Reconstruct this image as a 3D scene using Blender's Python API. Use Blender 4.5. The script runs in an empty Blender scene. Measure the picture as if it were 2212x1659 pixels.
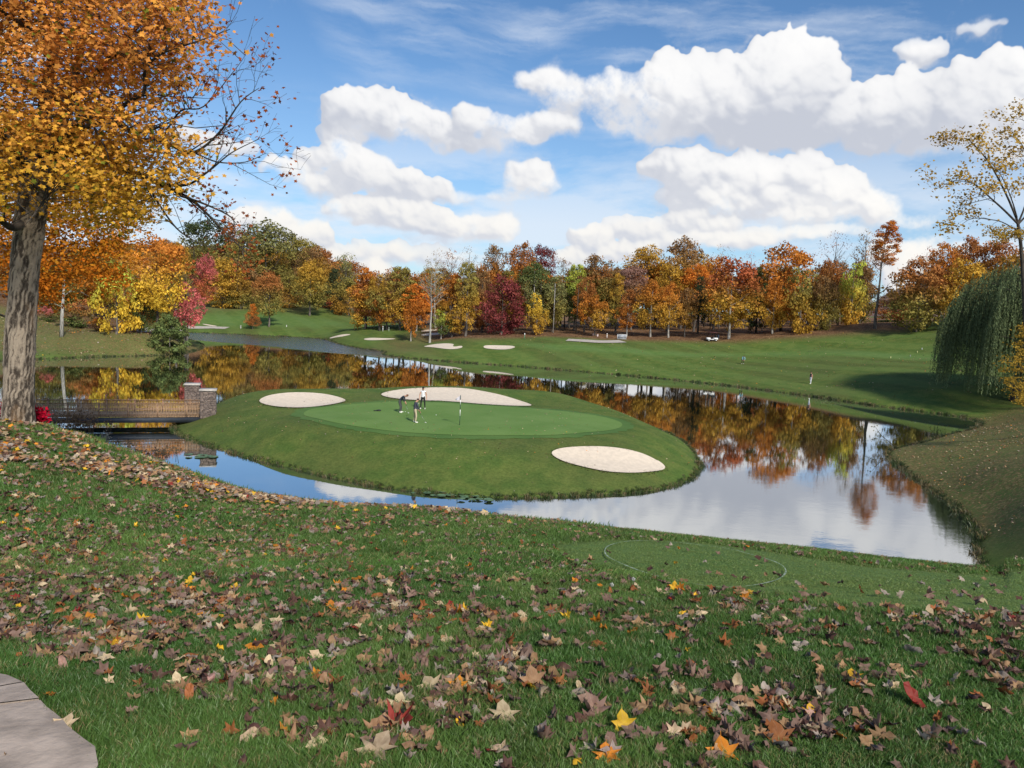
import bpy, math, random
import numpy as np
from mathutils import Vector, Matrix

scene = bpy.context.scene
COL = scene.collection
R = random.Random(7)
NR = np.random.default_rng(7)

# ------------------------------------------------------------------ camera
FPX, CXP, CYP = 1663.0, 1106.0, 829.5          # focal length and centre in 2212-px units
PITCH, ROLL, CAMZ = math.radians(5.9), math.radians(2.35), 10.8
_F = np.array([0, math.cos(PITCH), -math.sin(PITCH)])
_U0 = np.array([0, math.sin(PITCH), math.cos(PITCH)])
_R0 = np.array([1.0, 0, 0])
_R = _R0 * math.cos(ROLL) + _U0 * math.sin(ROLL)
_U = _U0 * math.cos(ROLL) - _R0 * math.sin(ROLL)
cam_d = bpy.data.cameras.new('camera')
cam = bpy.data.objects.new('camera', cam_d)
COL.objects.link(cam)
cam_d.sensor_fit = 'HORIZONTAL'
cam_d.sensor_width = 36.0
cam_d.lens = 36.0 * FPX / 2212.0
cam_d.clip_start = 0.1
cam_d.clip_end = 6000
cam.matrix_world = Matrix(((_R[0], _U[0], -_F[0], 0), (_R[1], _U[1], -_F[1], 0), (_R[2], _U[2], -_F[2], CAMZ), (0, 0, 0, 1)))
scene.camera = cam

# ------------------------------------------------------------------ light
SUN_EL, SUN_AZ = math.radians(38), math.radians(153)     # azimuth clockwise from +Y: behind the camera, to the right
sun_dir = Vector((math.sin(SUN_AZ) * math.cos(SUN_EL), math.cos(SUN_AZ) * math.cos(SUN_EL), math.sin(SUN_EL)))
sd_ = bpy.data.lights.new('sun', 'SUN')
sd_.energy = 3.6
sd_.angle = math.radians(6)
sd_.color = (1.0, 0.93, 0.82)
sun = bpy.data.objects.new('sun', sd_)
sun.rotation_euler = sun_dir.to_track_quat('Z', 'Y').to_euler()
COL.objects.link(sun)
scene.view_settings.view_transform = 'Standard'
scene.view_settings.look = 'None'
scene.view_settings.gamma = 1
scene.view_settings.exposure = 0.40
scene.view_settings.use_curve_mapping = False
scene.cycles.max_bounces = 6
scene.cycles.diffuse_bounces = 3
scene.cycles.transparent_max_bounces = 6

def ray(px, py):
    d = _F * FPX + _R * (px - CXP) - _U * (py - CYP)
    return d / d[1]
def at(px, py, Y):
    """the point of the place seen at a spot of the photograph, Y metres ahead"""
    d = ray(px, py)
    return np.array([d[0] * Y, Y, CAMZ + d[2] * Y])
def atz(px, py, z=0.0):
    d = ray(px, py)
    return at(px, py, (z - CAMZ) / d[2])
def uv_dir(px, py):
    d = ray(px, py); d = d / np.linalg.norm(d)
    return math.atan2(d[0], d[1]), math.asin(d[2])

# node helper ------------------------------------------------------------
class NT:
    def __init__(s, tree): s.t = tree; s.n = tree.nodes; s.l = tree.links
    def new(s, ty, ins=None, **kw):
        n = s.n.new(ty)
        for k, v in kw.items(): setattr(n, k, v)
        for k, v in (ins or {}).items(): s.put(n.inputs[k], v)
        return n
    def put(s, sock, v):
        if isinstance(v, bpy.types.NodeSocket): s.l.new(v, sock)
        elif v is not None:
            if hasattr(sock, 'default_value') and sock.type == 'RGBA' and len(v) == 3: v = (*v, 1)
            sock.default_value = v
    def m(s, op, a, b=None, c=None, clamp=False):
        n = s.n.new('ShaderNodeMath'); n.operation = op; n.use_clamp = clamp
        s.put(n.inputs[0], a)
        if b is not None: s.put(n.inputs[1], b)
        if c is not None: s.put(n.inputs[2], c)
        return n.outputs[0]
    def v(s, op, a, b=None, out=0):
        n = s.n.new('ShaderNodeVectorMath'); n.operation = op
        s.put(n.inputs[0], a)
        if b is not None: s.put(n.inputs[3 if op == 'SCALE' else 1], b)
        return n.outputs[out]
    def mix(s, f, a, b, blend='MIX'):
        n = s.n.new('ShaderNodeMix'); n.data_type = 'RGBA'; n.blend_type = blend
        s.put(n.inputs[0], f); s.put(n.inputs[6], a); s.put(n.inputs[7], b)
        return n.outputs[2]
    def noise(s, vec, scale, detail=4, rough=0.55, out=0, dist=0.0, ty='FBM', norm=True):
        n = s.n.new('ShaderNodeTexNoise'); n.noise_type = ty
        if hasattr(n, 'normalize'): n.normalize = norm
        s.put(n.inputs['Vector'], vec)
        n.inputs['Scale'].default_value = scale; n.inputs['Detail'].default_value = detail
        n.inputs['Roughness'].default_value = rough; n.inputs['Distortion'].default_value = dist
        return n.outputs[out]
    def ramp(s, f, lo, hi, a=0.0, b=1.0, smooth=True):
        n = s.n.new('ShaderNodeMapRange'); n.interpolation_type = 'SMOOTHSTEP' if smooth else 'LINEAR'
        s.put(n.inputs[0], f); s.put(n.inputs[1], lo); s.put(n.inputs[2], hi); s.put(n.inputs[3], a); s.put(n.inputs[4], b)
        return n.outputs[0]
    def attr(s, name, ty='GEOMETRY', out='Color'):
        n = s.n.new('ShaderNodeAttribute'); n.attribute_name = name; n.attribute_type = ty
        return n.outputs[out]

# ------------------------------------------------------------------ world: Nishita sky with cumulus
world = bpy.data.worlds.new('World')
scene.world = world
world.use_nodes = True
world.cycles.sampling_method = 'MANUAL'
world.cycles.sample_map_resolution = 512
w = NT(world.node_tree); w.n.clear()
sky = w.new('ShaderNodeTexSky', sky_type='NISHITA')
sky.sun_disc = False
sky.sun_elevation = SUN_EL
sky.sun_rotation = SUN_AZ
sky.air_density = 1.0; sky.dust_density = 0.4; sky.ozone_density = 3.0; sky.altitude = 300
CLOUDS = [  # centre x, centre y, half width, half height in photograph units
 (1700,180,120,125),(1600,230,160,100),(1480,215,150,100),(1340,215,130,60),(1175,185,75,38),(1240,215,90,40),(1440,270,170,45),(1790,250,110,80),
 (1690,288,190,44),(1560,272,150,38),(1820,285,150,42),(1960,245,170,90),(2080,250,150,110),(2190,190,120,90),(2000,310,190,45),(1990,112,52,32),(2120,60,60,16),
 (770,250,82,58),(850,262,92,52),(925,280,62,45),(1030,272,50,48),(1085,292,85,40),(1185,272,80,32),(730,290,60,30),(1010,320,90,22),
 (625,372,62,28),(730,350,92,42),(780,375,100,45),(855,398,90,40),(930,415,55,28),(690,400,90,26),
 (1140,395,66,46),(1180,420,40,18),(1040,432,120,16),
 (770,452,86,32),(870,470,130,38),(985,490,100,34),(1078,502,42,36),(1030,515,80,16),
 (540,475,60,30),(600,482,52,36),(650,510,50,36),(690,506,34,34),(430,300,80,26),(500,320,60,18),
 (820,545,140,22),(960,552,120,14),(1000,585,110,10),(800,585,50,30),(700,560,70,25),
 (1440,355,62,44),(1500,372,80,56),(1600,378,90,50),(1660,385,60,48),(1735,382,66,56),(1800,412,80,50),(1870,448,80,38),(1960,478,90,20),(1600,430,190,44),(1760,460,170,30),
 (1380,492,90,26),(1500,475,70,30),(1560,480,50,26),(1275,515,48,34),(1330,545,90,30),(1400,530,40,20),(1560,520,190,26),(1720,510,180,22),
 (2000,540,60,34),(1930,560,60,50),(1960,610,60,60),(2090,540,40,24),(2150,320,50,40),(2200,300,60,50),(1240,560,50,26),
 (-60,300,140,100),(60,90,130,60),(-350,180,240,90),(-700,330,260,80),(2500,300,200,90),(2700,120,240,80),(3000,380,260,70),(200,-180,200,70),(900,-260,260,90),(1600,-300,260,80),(2300,-200,260,90),
]
# ---- cumulus layer, modelled as heaps of puffs and turned into a sky map (azimuth x elevation)
CW, CH, AZ0, EL1 = 2160, 1080, math.radians(45), math.radians(45)
def _zoomgrid(g, w, h):
    H, W = g.shape
    y = np.linspace(0, H - 1.001, h); x = np.linspace(0, W - 1.001, w)
    yi = y.astype(int); xi = x.astype(int); fy = y - yi; fx = x - xi
    fy = (fy * fy * (3 - 2 * fy))[:, None]; fx = (fx * fx * (3 - 2 * fx))[None, :]
    a = g[yi][:, xi]; b = g[yi][:, xi + 1]; c = g[yi + 1][:, xi]; d = g[yi + 1][:, xi + 1]
    return (a * (1 - fx) + b * fx) * (1 - fy) + (c * (1 - fx) + d * fx) * fy
def fbm2(w, h, cells, octs, rough, seed, ax=1.0):
    rr = np.random.default_rng(seed); o = np.zeros((h, w)); a = 1.0; tot = 0
    for k in range(octs):
        n = cells * 2 ** k
        o += a * _zoomgrid(rr.random((int(n * h / w * ax) + 3, n + 3)), w, h); tot += a; a *= rough
    return o / tot
def blur(a, r):
    for _ in range(2):
        for ax in (0, 1):
            p = np.pad(a, [(r + 1, r) if i == ax else (0, 0) for i in (0, 1)], mode='edge')
            c = np.cumsum(p, axis=ax)
            n = a.shape[ax]
            a = (np.take(c, range(2 * r + 1, 2 * r + 1 + n), axis=ax) - np.take(c, range(0, n), axis=ax)) / (2 * r + 1)
    return a
def make_clouds():
    rr = np.random.default_rng(11); ppr = CW / (2 * AZ0)
    Z = np.full((CH, CW), -1e3); BASE = np.zeros((CH, CW))
    def putell(cx, cy, rx, ry, hz_, base):
        x0, x1 = int(max(cx - rx, 0)), int(min(cx + rx + 2, CW)); y0, y1 = int(max(cy - ry, 0)), int(min(cy + ry + 2, CH))
        if x1 <= x0 or y1 <= y0: return
        X = (np.arange(x0, x1)[None, :] - cx) / rx; Y = (np.arange(y0, y1)[:, None] - cy) / ry
        Y = np.where(Y < 0, Y * 1.25, Y)
        q = 1 - X * X - Y * Y; z = np.where(q > 0, hz_ * np.sqrt(np.maximum(q, 0)), -1e3)
        s = Z[y0:y1, x0:x1]; m = z > s; s[m] = z[m]
        rel = ((np.arange(y0, y1)[:, None] - base[0]) / base[1] + 0 * X); bs = BASE[y0:y1, x0:x1]; bs[m] = rel[m]
    def put(cx, cy, cz, r, base):
        x0, x1 = int(max(cx - r, 0)), int(min(cx + r + 2, CW)); y0, y1 = int(max(cy - r, 0)), int(min(cy + r + 2, CH))
        if x1 <= x0 or y1 <= y0: return
        X = np.arange(x0, x1)[None, :] - cx; Y = np.arange(y0, y1)[:, None] - cy
        q = r * r - X * X - Y * Y
        z = np.where(q > 0, cz + np.sqrt(np.maximum(q, 0)), -1e3)
        s = Z[y0:y1, x0:x1]; m = z > s
        s[m] = z[m]; bs = BASE[y0:y1, x0:x1]
        rel = (np.arange(y0, y1)[:, None] - base[0]) / base[1] + 0 * X
        bs[m] = rel[m]
    for (px, py, rx, ry) in CLOUDS:
        u, v = uv_dir(px, py); u2, _ = uv_dir(px + rx, py); _, v2 = uv_dir(px, py - ry)
        cx, cy = (u + AZ0) * ppr, v * ppr
        RX, RY = abs(u2 - u) * ppr, abs(v2 - v) * ppr
        base = (cy - RY * 0.85, RY * 1.7); putell(cx, cy, RX, RY, RY * 0.85, base)
        n = int(14 + RX * RY / 160)
        for _ in range(n):
            a = rr.uniform(0, 2 * math.pi); k = math.sqrt(rr.uniform(0, 1)) * 0.9
            qx, qy = k * math.cos(a), k * math.sin(a)
            if qy < 0: qy *= 0.75
            rm = RY * rr.uniform(0.26, 0.52) * (1.05 - 0.45 * k)
            x, y = cx + qx * RX, cy + qy * RY
            zc = RY * 1.1 * math.sqrt(max(0, 1 - k * k)) * 0.8
            put(x, y, zc, rm, base)
            for _ in range(9):
                t = rr.uniform(0, 2 * math.pi); e = rr.uniform(0.15, 1.0); rs = rm * rr.uniform(0.22, 0.48)
                if math.sin(t) < -0.3 and rr.random() < 0.6: continue
                X, Y = x + rm * 0.92 * e * math.cos(t), y + rm * 0.92 * e * math.sin(t); zz = zc + rm * 0.85 * math.sqrt(max(0, 1 - e * e))
                put(X, Y, zz, rs, base)
                for _ in range(3):
                    t2 = rr.uniform(0, 2 * math.pi); e2 = rr.uniform(0.3, 1.0)
                    put(X + rs * e2 * math.cos(t2), Y + rs * e2 * math.sin(t2), zz + rs * 0.8 * math.sqrt(max(0, 1 - e2 * e2)), rs * rr.uniform(0.25, 0.5), base)
    # ragged edges: look the heap up through a turbulent offset
    wx = (fbm2(CW, CH, 60, 6, 0.7, 3) - 0.5) * 44 + (fbm2(CW, CH, 14, 3, 0.5, 5) - 0.5) * 24
    wy = (fbm2(CW, CH, 60, 6, 0.7, 4) - 0.5) * 38 + (fbm2(CW, CH, 14, 3, 0.5, 6) - 0.5) * 16
    yy, xx = np.mgrid[0:CH, 0:CW]
    sx = np.clip(xx + wx, 0, CW - 1).astype(int); sy = np.clip(yy + wy, 0, CH - 1).astype(int)
    Z = Z[sy, sx]; BASE = BASE[sy, sx]
    cov = (Z > -500).astype(float)
    Zf = np.where(cov > 0, Z, 0)
    c3 = blur(cov, 2); c12 = blur(cov, 9)
    nz = fbm2(CW, CH, 40, 6, 0.65, 8); nl = fbm2(CW, CH, 10, 4, 0.55, 9)
    bb = np.clip(blur(BASE, 4), 0, 1)                             # 0 at a cloud's foot, 1 at its top
    soft = np.clip(np.clip((nl - 0.46) / 0.16, 0, 1) * 0.8 + np.clip(1.0 - bb * 2.8, 0, 1), 0, 1)
    c30 = blur(cov, 16)
    e = c3 * (1 - soft) + (0.35 * c30 + 0.65 * c12) * soft
    alpha = np.clip((e - 0.30 - (nz - 0.5) * (0.5 + 1.0 * soft)) / (0.30 + 0.55 * soft), 0, 1)
    alpha = alpha * alpha * (3 - 2 * alpha)
    Zs = blur(Zf, 1) + (nz - 0.5) * 22
    Zb = blur(Zf, 4) + (blur(nz, 2) - 0.5) * 16; Zc = blur(Zf, 12); Zd = blur(Zf, 30)
    def lam(Zq, k):
        gy_, gx_ = np.gradient(Zq); n = np.sqrt(gx_ ** 2 + gy_ ** 2 + k * k)
        return (-gx_ * 0.40 - gy_ * 0.70 + k * 0.58) / n
    l = 0.26 * lam(Zs, 1.5) + 0.34 * lam(Zb, 1.0) + 0.22 * lam(Zc, 0.8) + 0.18 * lam(Zd, 0.6)
    occ = np.zeros_like(Z)
    for k in (4, 8, 14, 22, 34, 50):
        sh = np.roll(np.roll(Zb, -k, 0), -int(k * 0.5), 1)
        occ = np.maximum(occ, np.clip((sh - Zb - k * 0.4) / (10 + k * 0.6), 0, 1))
    ao = np.clip((Zc - Zb) / 16, -0.7, 1)
    s = 0.10 + 0.74 * l - 0.34 * blur(occ, 4) - 0.18 * ao + 0.62 * (bb ** 0.8 - 0.42) + (nl - 0.5) * 0.9 + (fbm2(CW, CH, 5, 3, 0.5, 14) - 0.5) * 0.8
    s = blur(s, 1); s = 0.5 + 0.5 * np.tanh((s - 0.5) * 1.9) + (nl - .5) * .35 + (nz - .5) * .18; s = np.maximum(s - .03, .13 + (nl - .5) * 1.0 + (nz - .5) * .45 + (fbm2(CW, CH, 22, 4, .6, 77) - .5) * .7); s = np.clip(s, 0, 1)
    thick = np.clip(blur(Zf, 8) / 22, 0, 1)
    alpha = alpha * (0.62 + 0.38 * np.clip(thick * 1.5, 0, 1))
    # thin high streaks
    wob = ((fbm2(CW, CH, 8, 4, 0.55, 41) - 0.5) * 60).astype(int)
    yw = np.clip(yy + wob + (xx * 0.06).astype(int), 0, CH - 1)
    ci = fbm2(CW, CH, 6, 7, 0.62, 21, ax=6.0)[yw, xx]; cm = fbm2(CW, CH, 6, 3, 0.5, 23)
    el_ = (np.arange(CH) / CH * 45)[:, None]
    streak = np.clip((ci - 0.50) / 0.3, 0, 1) ** 1.3 * np.clip((cm - 0.42) / 0.25, 0, 1) * 0.55
    hz2 = fbm2(CW, CH, 7, 7, 0.6, 31, ax=4.0)[np.clip(yy + wob // 2, 0, CH - 1), xx]
    haze = np.clip((hz2 - 0.36) / 0.22, 0, 1) * np.clip(1.15 - np.abs(el_ - 4.5) / 9, 0, 1) * 0.75
    thinl = np.maximum(streak, haze)
    return alpha, s, thinl

cl_a, cl_s, cl_t = make_clouds()
cimg = bpy.data.images.new('cloud_layer', CW, CH, float_buffer=True, is_data=True)
_px = np.ones((CH, CW, 4), dtype=np.float32); _px[..., 0] = cl_s; _px[..., 1] = cl_t; _px[..., 2] = cl_a
cimg.pixels.foreach_set(_px.ravel()); cimg.update()
tc = w.new('ShaderNodeTexCoord').outputs['Generated']
s_ = w.new('ShaderNodeSeparateXYZ', {0: tc})
az = w.m('ARCTAN2', s_.outputs[0], s_.outputs[1])
el = w.m('ARCSINE', s_.outputs[2])
uvn = w.new('ShaderNodeCombineXYZ', {0: w.m('MULTIPLY_ADD', az, 1 / (2 * AZ0), 0.5), 1: w.m('MULTIPLY', w.m('MAXIMUM', el, 0.002), 1 / EL1)})
im = w.new('ShaderNodeTexImage', {0: uvn.outputs[0]}, image=cimg, extension='MIRROR', interpolation='Linear')
ic = w.new('ShaderNodeSeparateColor', {0: im.outputs[0]})
fade = w.ramp(el, 0.85, 1.3, 1.0, 0.0)
mask = w.m('MULTIPLY', ic.outputs[2], fade)
cim = w.m('MULTIPLY', ic.outputs[1], fade)
lowc = w.ramp(el, 0.0, 0.22, 1.0, 0.0)
ccol = w.mix(ic.outputs[0], w.mix(lowc, (4.6, 4.85, 5.5), (5.2, 5.5, 6.2)), w.mix(lowc, (8.1, 8.05, 8.0), (8.0, 7.7, 7.1)))
skyc = w.mix(1.0, sky.outputs[0], (0.68, 0.88, 1.02), 'MULTIPLY')
skyc = w.mix(w.ramp(el, 0.0, 0.35, 0.40, 0.0), skyc, (4.0, 5.5, 7.4))
c1 = w.mix(cim, skyc, (6.4, 6.9, 7.6))
c2 = w.mix(mask, c1, ccol)
bg = w.new('ShaderNodeBackground', {'Color': c2, 'Strength': 0.095})
wo = w.new('ShaderNodeOutputWorld', {0: bg.outputs[0]})
# ------------------------------------------------------------------ object helpers
def tag(o, label=None, cat=None, group=None, kind=None):
    if label: o['label'] = label
    if cat: o['category'] = cat
    if group: o['group'] = group
    if kind: o['kind'] = kind
    return o
def link(name, me, mat=None, parent=None, loc=None):
    o = bpy.data.objects.new(name, me)
    COL.objects.link(o)
    if mat is not None and me is not None and len(me.materials) == 0: me.materials.append(mat)
    if parent is not None: o.parent = parent
    if loc is not None: o.location = loc
    return o
def empty(name, loc, rz=0.0):
    o = bpy.data.objects.new(name, None); COL.objects.link(o)
    o.location = [float(c) for c in loc]; o.rotation_euler = (0, 0, rz); o.empty_display_size = 0.3
    return o
def mesh_np(name, V, F, col=None, smooth=False, colname='col', mats=None, uv=None):
    """V (n,3); F list of arrays (k,3)/(k,4); col per-vertex rgb"""
    V = np.asarray(V, dtype=np.float32)
    if not isinstance(F, list): F = [F]
    F = [np.asarray(f, dtype=np.int32) for f in F if len(f)]
    me = bpy.data.meshes.new(name)
    me.vertices.add(len(V)); me.vertices.foreach_set('co', V.ravel())
    nl = sum(f.size for f in F); nf = sum(len(f) for f in F)
    me.loops.add(nl); me.loops.foreach_set('vertex_index', np.concatenate([f.ravel() for f in F]))
    me.polygons.add(nf)
    tot = np.concatenate([np.full(len(f), f.shape[1], dtype=np.int32) for f in F])
    st = np.concatenate([[0], np.cumsum(tot)[:-1]]).astype(np.int32)
    me.polygons.foreach_set('loop_start', st)
    try: me.polygons.foreach_set('loop_total', tot)
    except Exception: pass
    if smooth: me.polygons.foreach_set('use_smooth', np.ones(nf, dtype=bool))
    me.update(calc_edges=True)
    if col is not None:
        a = me.color_attributes.new(colname, 'FLOAT_COLOR', 'POINT')
        c = np.ones((len(V), 4), dtype=np.float32); c[:, :3] = col
        a.data.foreach_set('color', c.ravel())
    if mats is not None: me.polygons.foreach_set('material_index', np.asarray(mats, dtype=np.int32))
    return me
class MB:
    """collects simple solids into one mesh"""
    def __init__(s): s.V = []; s.F3 = []; s.F4 = []; s.n = 0
    def add(s, V, F):
        V = np.asarray(V, float)
        for f in F:
            (s.F4 if len(f) == 4 else s.F3).append([i + s.n for i in f])
        s.V.append(V); s.n += len(V)
    def box(s, c, h, rz=0.0, taper=1.0):
        c = np.array(c, float); co, si = math.cos(rz), math.sin(rz)
        P = []
        for k, z in enumerate((-1, 1)):
            t = 1.0 if k == 0 else taper
            for x, y in ((-1, -1), (1, -1), (1, 1), (-1, 1)):
                X, Y = x * h[0] * t, y * h[1] * t
                P.append(c + (X * co - Y * si, X * si + Y * co, z * h[2]))
        s.add(P, [(3, 2, 1, 0), (4, 5, 6, 7), (0, 1, 5, 4), (1, 2, 6, 5), (2, 3, 7, 6), (3, 0, 4, 7)])
    def tube(s, pts, rad, n=8, cap=True):
        pts = [np.array(p, float) for p in pts]
        if not hasattr(rad, '__len__'): rad = [rad] * len(pts)
        P = []; ref = None
        for i, p in enumerate(pts):
            a = pts[max(i - 1, 0)]; b = pts[min(i + 1, len(pts) - 1)]
            t = b - a; t = t / (np.linalg.norm(t) + 1e-9)
            if ref is None: ref = np.array([1, 0, 0]) if abs(t[0]) < 0.8 else np.array([0, 1, 0])
            u = np.cross(t, ref); u /= np.linalg.norm(u) + 1e-9; v = np.cross(t, u); ref = -v if False else ref
            for k in range(n):
                an = 2 * math.pi * k / n
                P.append(p + rad[i] * (math.cos(an) * u + math.sin(an) * v))
        F = []
        for i in range(len(pts) - 1):
            for k in range(n):
                F.append((i * n + k, i * n + (k + 1) % n, (i + 1) * n + (k + 1) % n, (i + 1) * n + k))
        if cap:
            m0 = len(P); P.append(pts[0]); P.append(pts[-1])
            for k in range(n):
                F.append((m0, (k + 1) % n, k)); b = (len(pts) - 1) * n
                F.append((m0 + 1, b + k, b + (k + 1) % n))
        s.add(P, F)
    def ball(s, c, r, nu=10, nv=6):
        if not hasattr(r, '__len__'): r = (r, r, r)
        P = [(c[0], c[1], c[2] - r[2])]
        for j in range(1, nv):
            a = -math.pi / 2 + math.pi * j / nv
            for k in range(nu):
                b = 2 * math.pi * k / nu
                P.append((c[0] + r[0] * math.cos(a) * math.cos(b), c[1] + r[1] * math.cos(a) * math.sin(b), c[2] + r[2] * math.sin(a)))
        P.append((c[0], c[1], c[2] + r[2])); F = []
        for k in range(nu):
            F.append((0, 1 + (k + 1) % nu, 1 + k)); l = 1 + (nv - 2) * nu
            F.append((len(P) - 1, l + k, l + (k + 1) % nu))
        for j in range(nv - 2):
            for k in range(nu):
                a = 1 + j * nu; F.append((a + k, a + (k + 1) % nu, a + nu + (k + 1) % nu, a + nu + k))
        s.add(P, F)
    def mesh(s, name, smooth=False):
        return mesh_np(name, np.concatenate(s.V), [np.array(s.F4, dtype=np.int32).reshape(-1, 4), np.array(s.F3, dtype=np.int32).reshape(-1, 3)], smooth=smooth)
    def build(s, name, mat, parent=None, smooth=False):
        return link(name, s.mesh(name, smooth), mat, parent)

# ------------------------------------------------------------------ materials
def new_mat(name):
    m = bpy.data.materials.new(name); m.use_nodes = True
    t = NT(m.node_tree); t.n.clear()
    return m, t
def finish(t, shader, disp=None):
    o = t.new('ShaderNodeOutputMaterial'); t.l.new(shader, o.inputs[0])
def simple(name, col, rough=0.6, noise=0.15, scale=6.0, metal=0.0, bump=0.0, coords='Object'):
    m, t = new_mat(name)
    tc = t.new('ShaderNodeTexCoord').outputs[coords]
    nz = t.noise(tc, scale, 4)
    c = t.mix(t.ramp(nz, 0.3, 0.7), tuple(x * (1 - noise) for x in col), tuple(min(1, x * (1 + noise)) for x in col))
    p = t.new('ShaderNodeBsdfPrincipled', {'Base Color': c, 'Roughness': rough, 'Metallic': metal})
    if bump:
        b = t.new('ShaderNodeBump', {'Strength': bump, 'Distance': 0.01, 'Height': t.noise(tc, scale * 4, 5)})
        t.l.new(b.outputs[0], p.inputs['Normal'])
    finish(t, p.outputs[0]); return m
def foliage_mat(name, trans=0.35, gain=1.0):
    """leaves: colours come from the tree itself (object properties 'top' and 'low') times the leaf's own variation"""
    m, t = new_mat(name)
    a = t.attr('col')                                   # r: brightness, g: hue mix, b: height 0..1
    s = t.new('ShaderNodeSeparateColor', {0: a})
    top = t.attr('top', 'OBJECT'); low = t.attr('low', 'OBJECT')
    oc = t.new('ShaderNodeTexCoord').outputs['Object']
    nz = t.noise(oc, 0.35, 3)
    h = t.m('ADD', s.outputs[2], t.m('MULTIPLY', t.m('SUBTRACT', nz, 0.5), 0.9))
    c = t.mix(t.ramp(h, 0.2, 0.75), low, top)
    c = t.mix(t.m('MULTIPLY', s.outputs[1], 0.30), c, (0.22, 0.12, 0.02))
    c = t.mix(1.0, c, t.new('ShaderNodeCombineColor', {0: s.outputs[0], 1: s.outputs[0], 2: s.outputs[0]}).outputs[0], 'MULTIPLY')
    d = t.new('ShaderNodeBsdfDiffuse', {'Color': c})
    tr = t.new('ShaderNodeBsdfTranslucent', {'Color': c})
    mx = t.new('ShaderNodeMixShader', {0: trans, 1: d.outputs[0], 2: tr.outputs[0]})
    finish(t, mx.outputs[0]); return m
def bark_mat(name, c0, c1, scale=6.0):
    m, t = new_mat(name)
    oc = t.new('ShaderNodeTexCoord').outputs['Object']
    st = t.v('MULTIPLY', oc, (1, 1, 0.18))
    nz = t.noise(st, scale, 6, 0.65)
    c = t.mix(t.ramp(nz, 0.36, 0.62), c0, c1)
    p = t.new('ShaderNodeBsdfPrincipled', {'Base Color': c, 'Roughness': 0.95})
    b = t.new('ShaderNodeBump', {'Strength': 0.7, 'Distance': 0.03, 'Height': nz}); t.l.new(b.outputs[0], p.inputs['Normal'])
    finish(t, p.outputs[0]); return m
M = {}
M['leaf'] = foliage_mat('foliage')
M['bark'] = bark_mat('bark_grey', (0.035, 0.028, 0.022), (0.16, 0.14, 0.12))
M['barkpale'] = bark_mat('bark_pale', (0.16, 0.15, 0.13), (0.42, 0.40, 0.36))
M['barkdark'] = bark_mat('bark_dark', (0.018, 0.014, 0.011), (0.07, 0.058, 0.046))
M['sand'] = simple('bunker_sand', (0.64, 0.545, 0.43), 0.95, 0.07, 3.5, bump=0.8, coords='Object')
M['green'] = None

# ------------------------------------------------------------------ the lie of the land
def gw(px, Y): return np.array([(px - CXP) / FPX * Y, Y])
def z0(*pts): return [atz(x, y, 0.0)[:2] for x, y in pts]
near_shore = [(-75, 70), (-50, 63), (-41, 58.5), (-36.5, 55), (-31.5, 51), (-27, 46.5), (-21, 41.5), (-13.5, 37), (-6, 35), (0, 33), (6, 31), (12, 29.2), (17, 28.5), (20.5, 30.5)]
right_shore = z0((2105, 1210), (2118, 1180), (2105, 1140), (2070, 1102), (2040, 1080), (1985, 1040), (1945, 1010), (1922, 992), (1915, 980), (1935, 969), (1998, 957), (2026, 947), (2058, 937), (2099, 930), (2122, 920))
far_shore = z0((2112, 908), (2060, 898), (2000, 890), (1900, 878), (1800, 863), (1700, 849), (1600, 836), (1500, 825), (1400, 815), (1300, 806), (1200, 798), (1100, 790), (1000, 783), (900, 775), (850, 770), (824, 766), (836, 761),
                (812, 757), (772, 752), (730, 744), (704, 733), (650, 729), (580, 725), (503, 722), (450, 720), (402, 718.5), (388, 719))
left_shore = z0((380, 725), (388, 729), (405, 734), (425, 739), (441, 746), (436, 753), (400, 762), (350, 767), (300, 769), (200, 771), (130, 774), (70, 776), (0, 780), (-80, 785))
lake_poly = np.array([tuple(p) for p in near_shore] + [tuple(p) for p in right_shore] + [tuple(p) for p in far_shore] + [tuple(p) for p in left_shore] + [(-110, 96), (-112, 80)])
isl_front = z0((371, 926), (400, 946), (480, 973), (540, 990), (600, 1004), (700, 1029), (800, 1049), (900, 1063), (1000, 1072), (1100, 1077), (1200, 1074), (1300, 1069), (1400, 1062), (1460, 1050), (1500, 1030), (1517, 1005))
isl_back = [gw(1500, 61), gw(1468, 66), gw(1400, 71.5), gw(1300, 77), gw(1200, 80.5), gw(1100, 83.5), gw(1000, 85), gw(900, 85), gw(800, 83), gw(700, 80), gw(600, 76.5), gw(520, 73.5), gw(450, 70.5), gw(405, 66), gw(375, 62)]
isl_poly = np.array([tuple(p) for p in isl_front] + [tuple(p) for p in isl_back])
def smooth_poly(P, n=2):
    for _ in range(n):
        Q = np.roll(P, -1, axis=0)
        P = np.stack([0.75 * P + 0.25 * Q, 0.25 * P + 0.75 * Q], 1).reshape(-1, 2)
    return P
def subdiv_noise(P, step, amp, seed):
    rr = np.random.default_rng(seed); out = []
    for i in range(len(P)):
        a, b = P[i], P[(i + 1) % len(P)]; L = np.linalg.norm(b - a); n = max(1, int(L / step))
        for k in range(n):
            out.append(a + (b - a) * k / n)
    out = np.array(out)
    out += rr.normal(0, amp, out.shape)
    return out
lake_s = smooth_poly(lake_poly, 2); isl_s = smooth_poly(isl_poly, 2)
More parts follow.
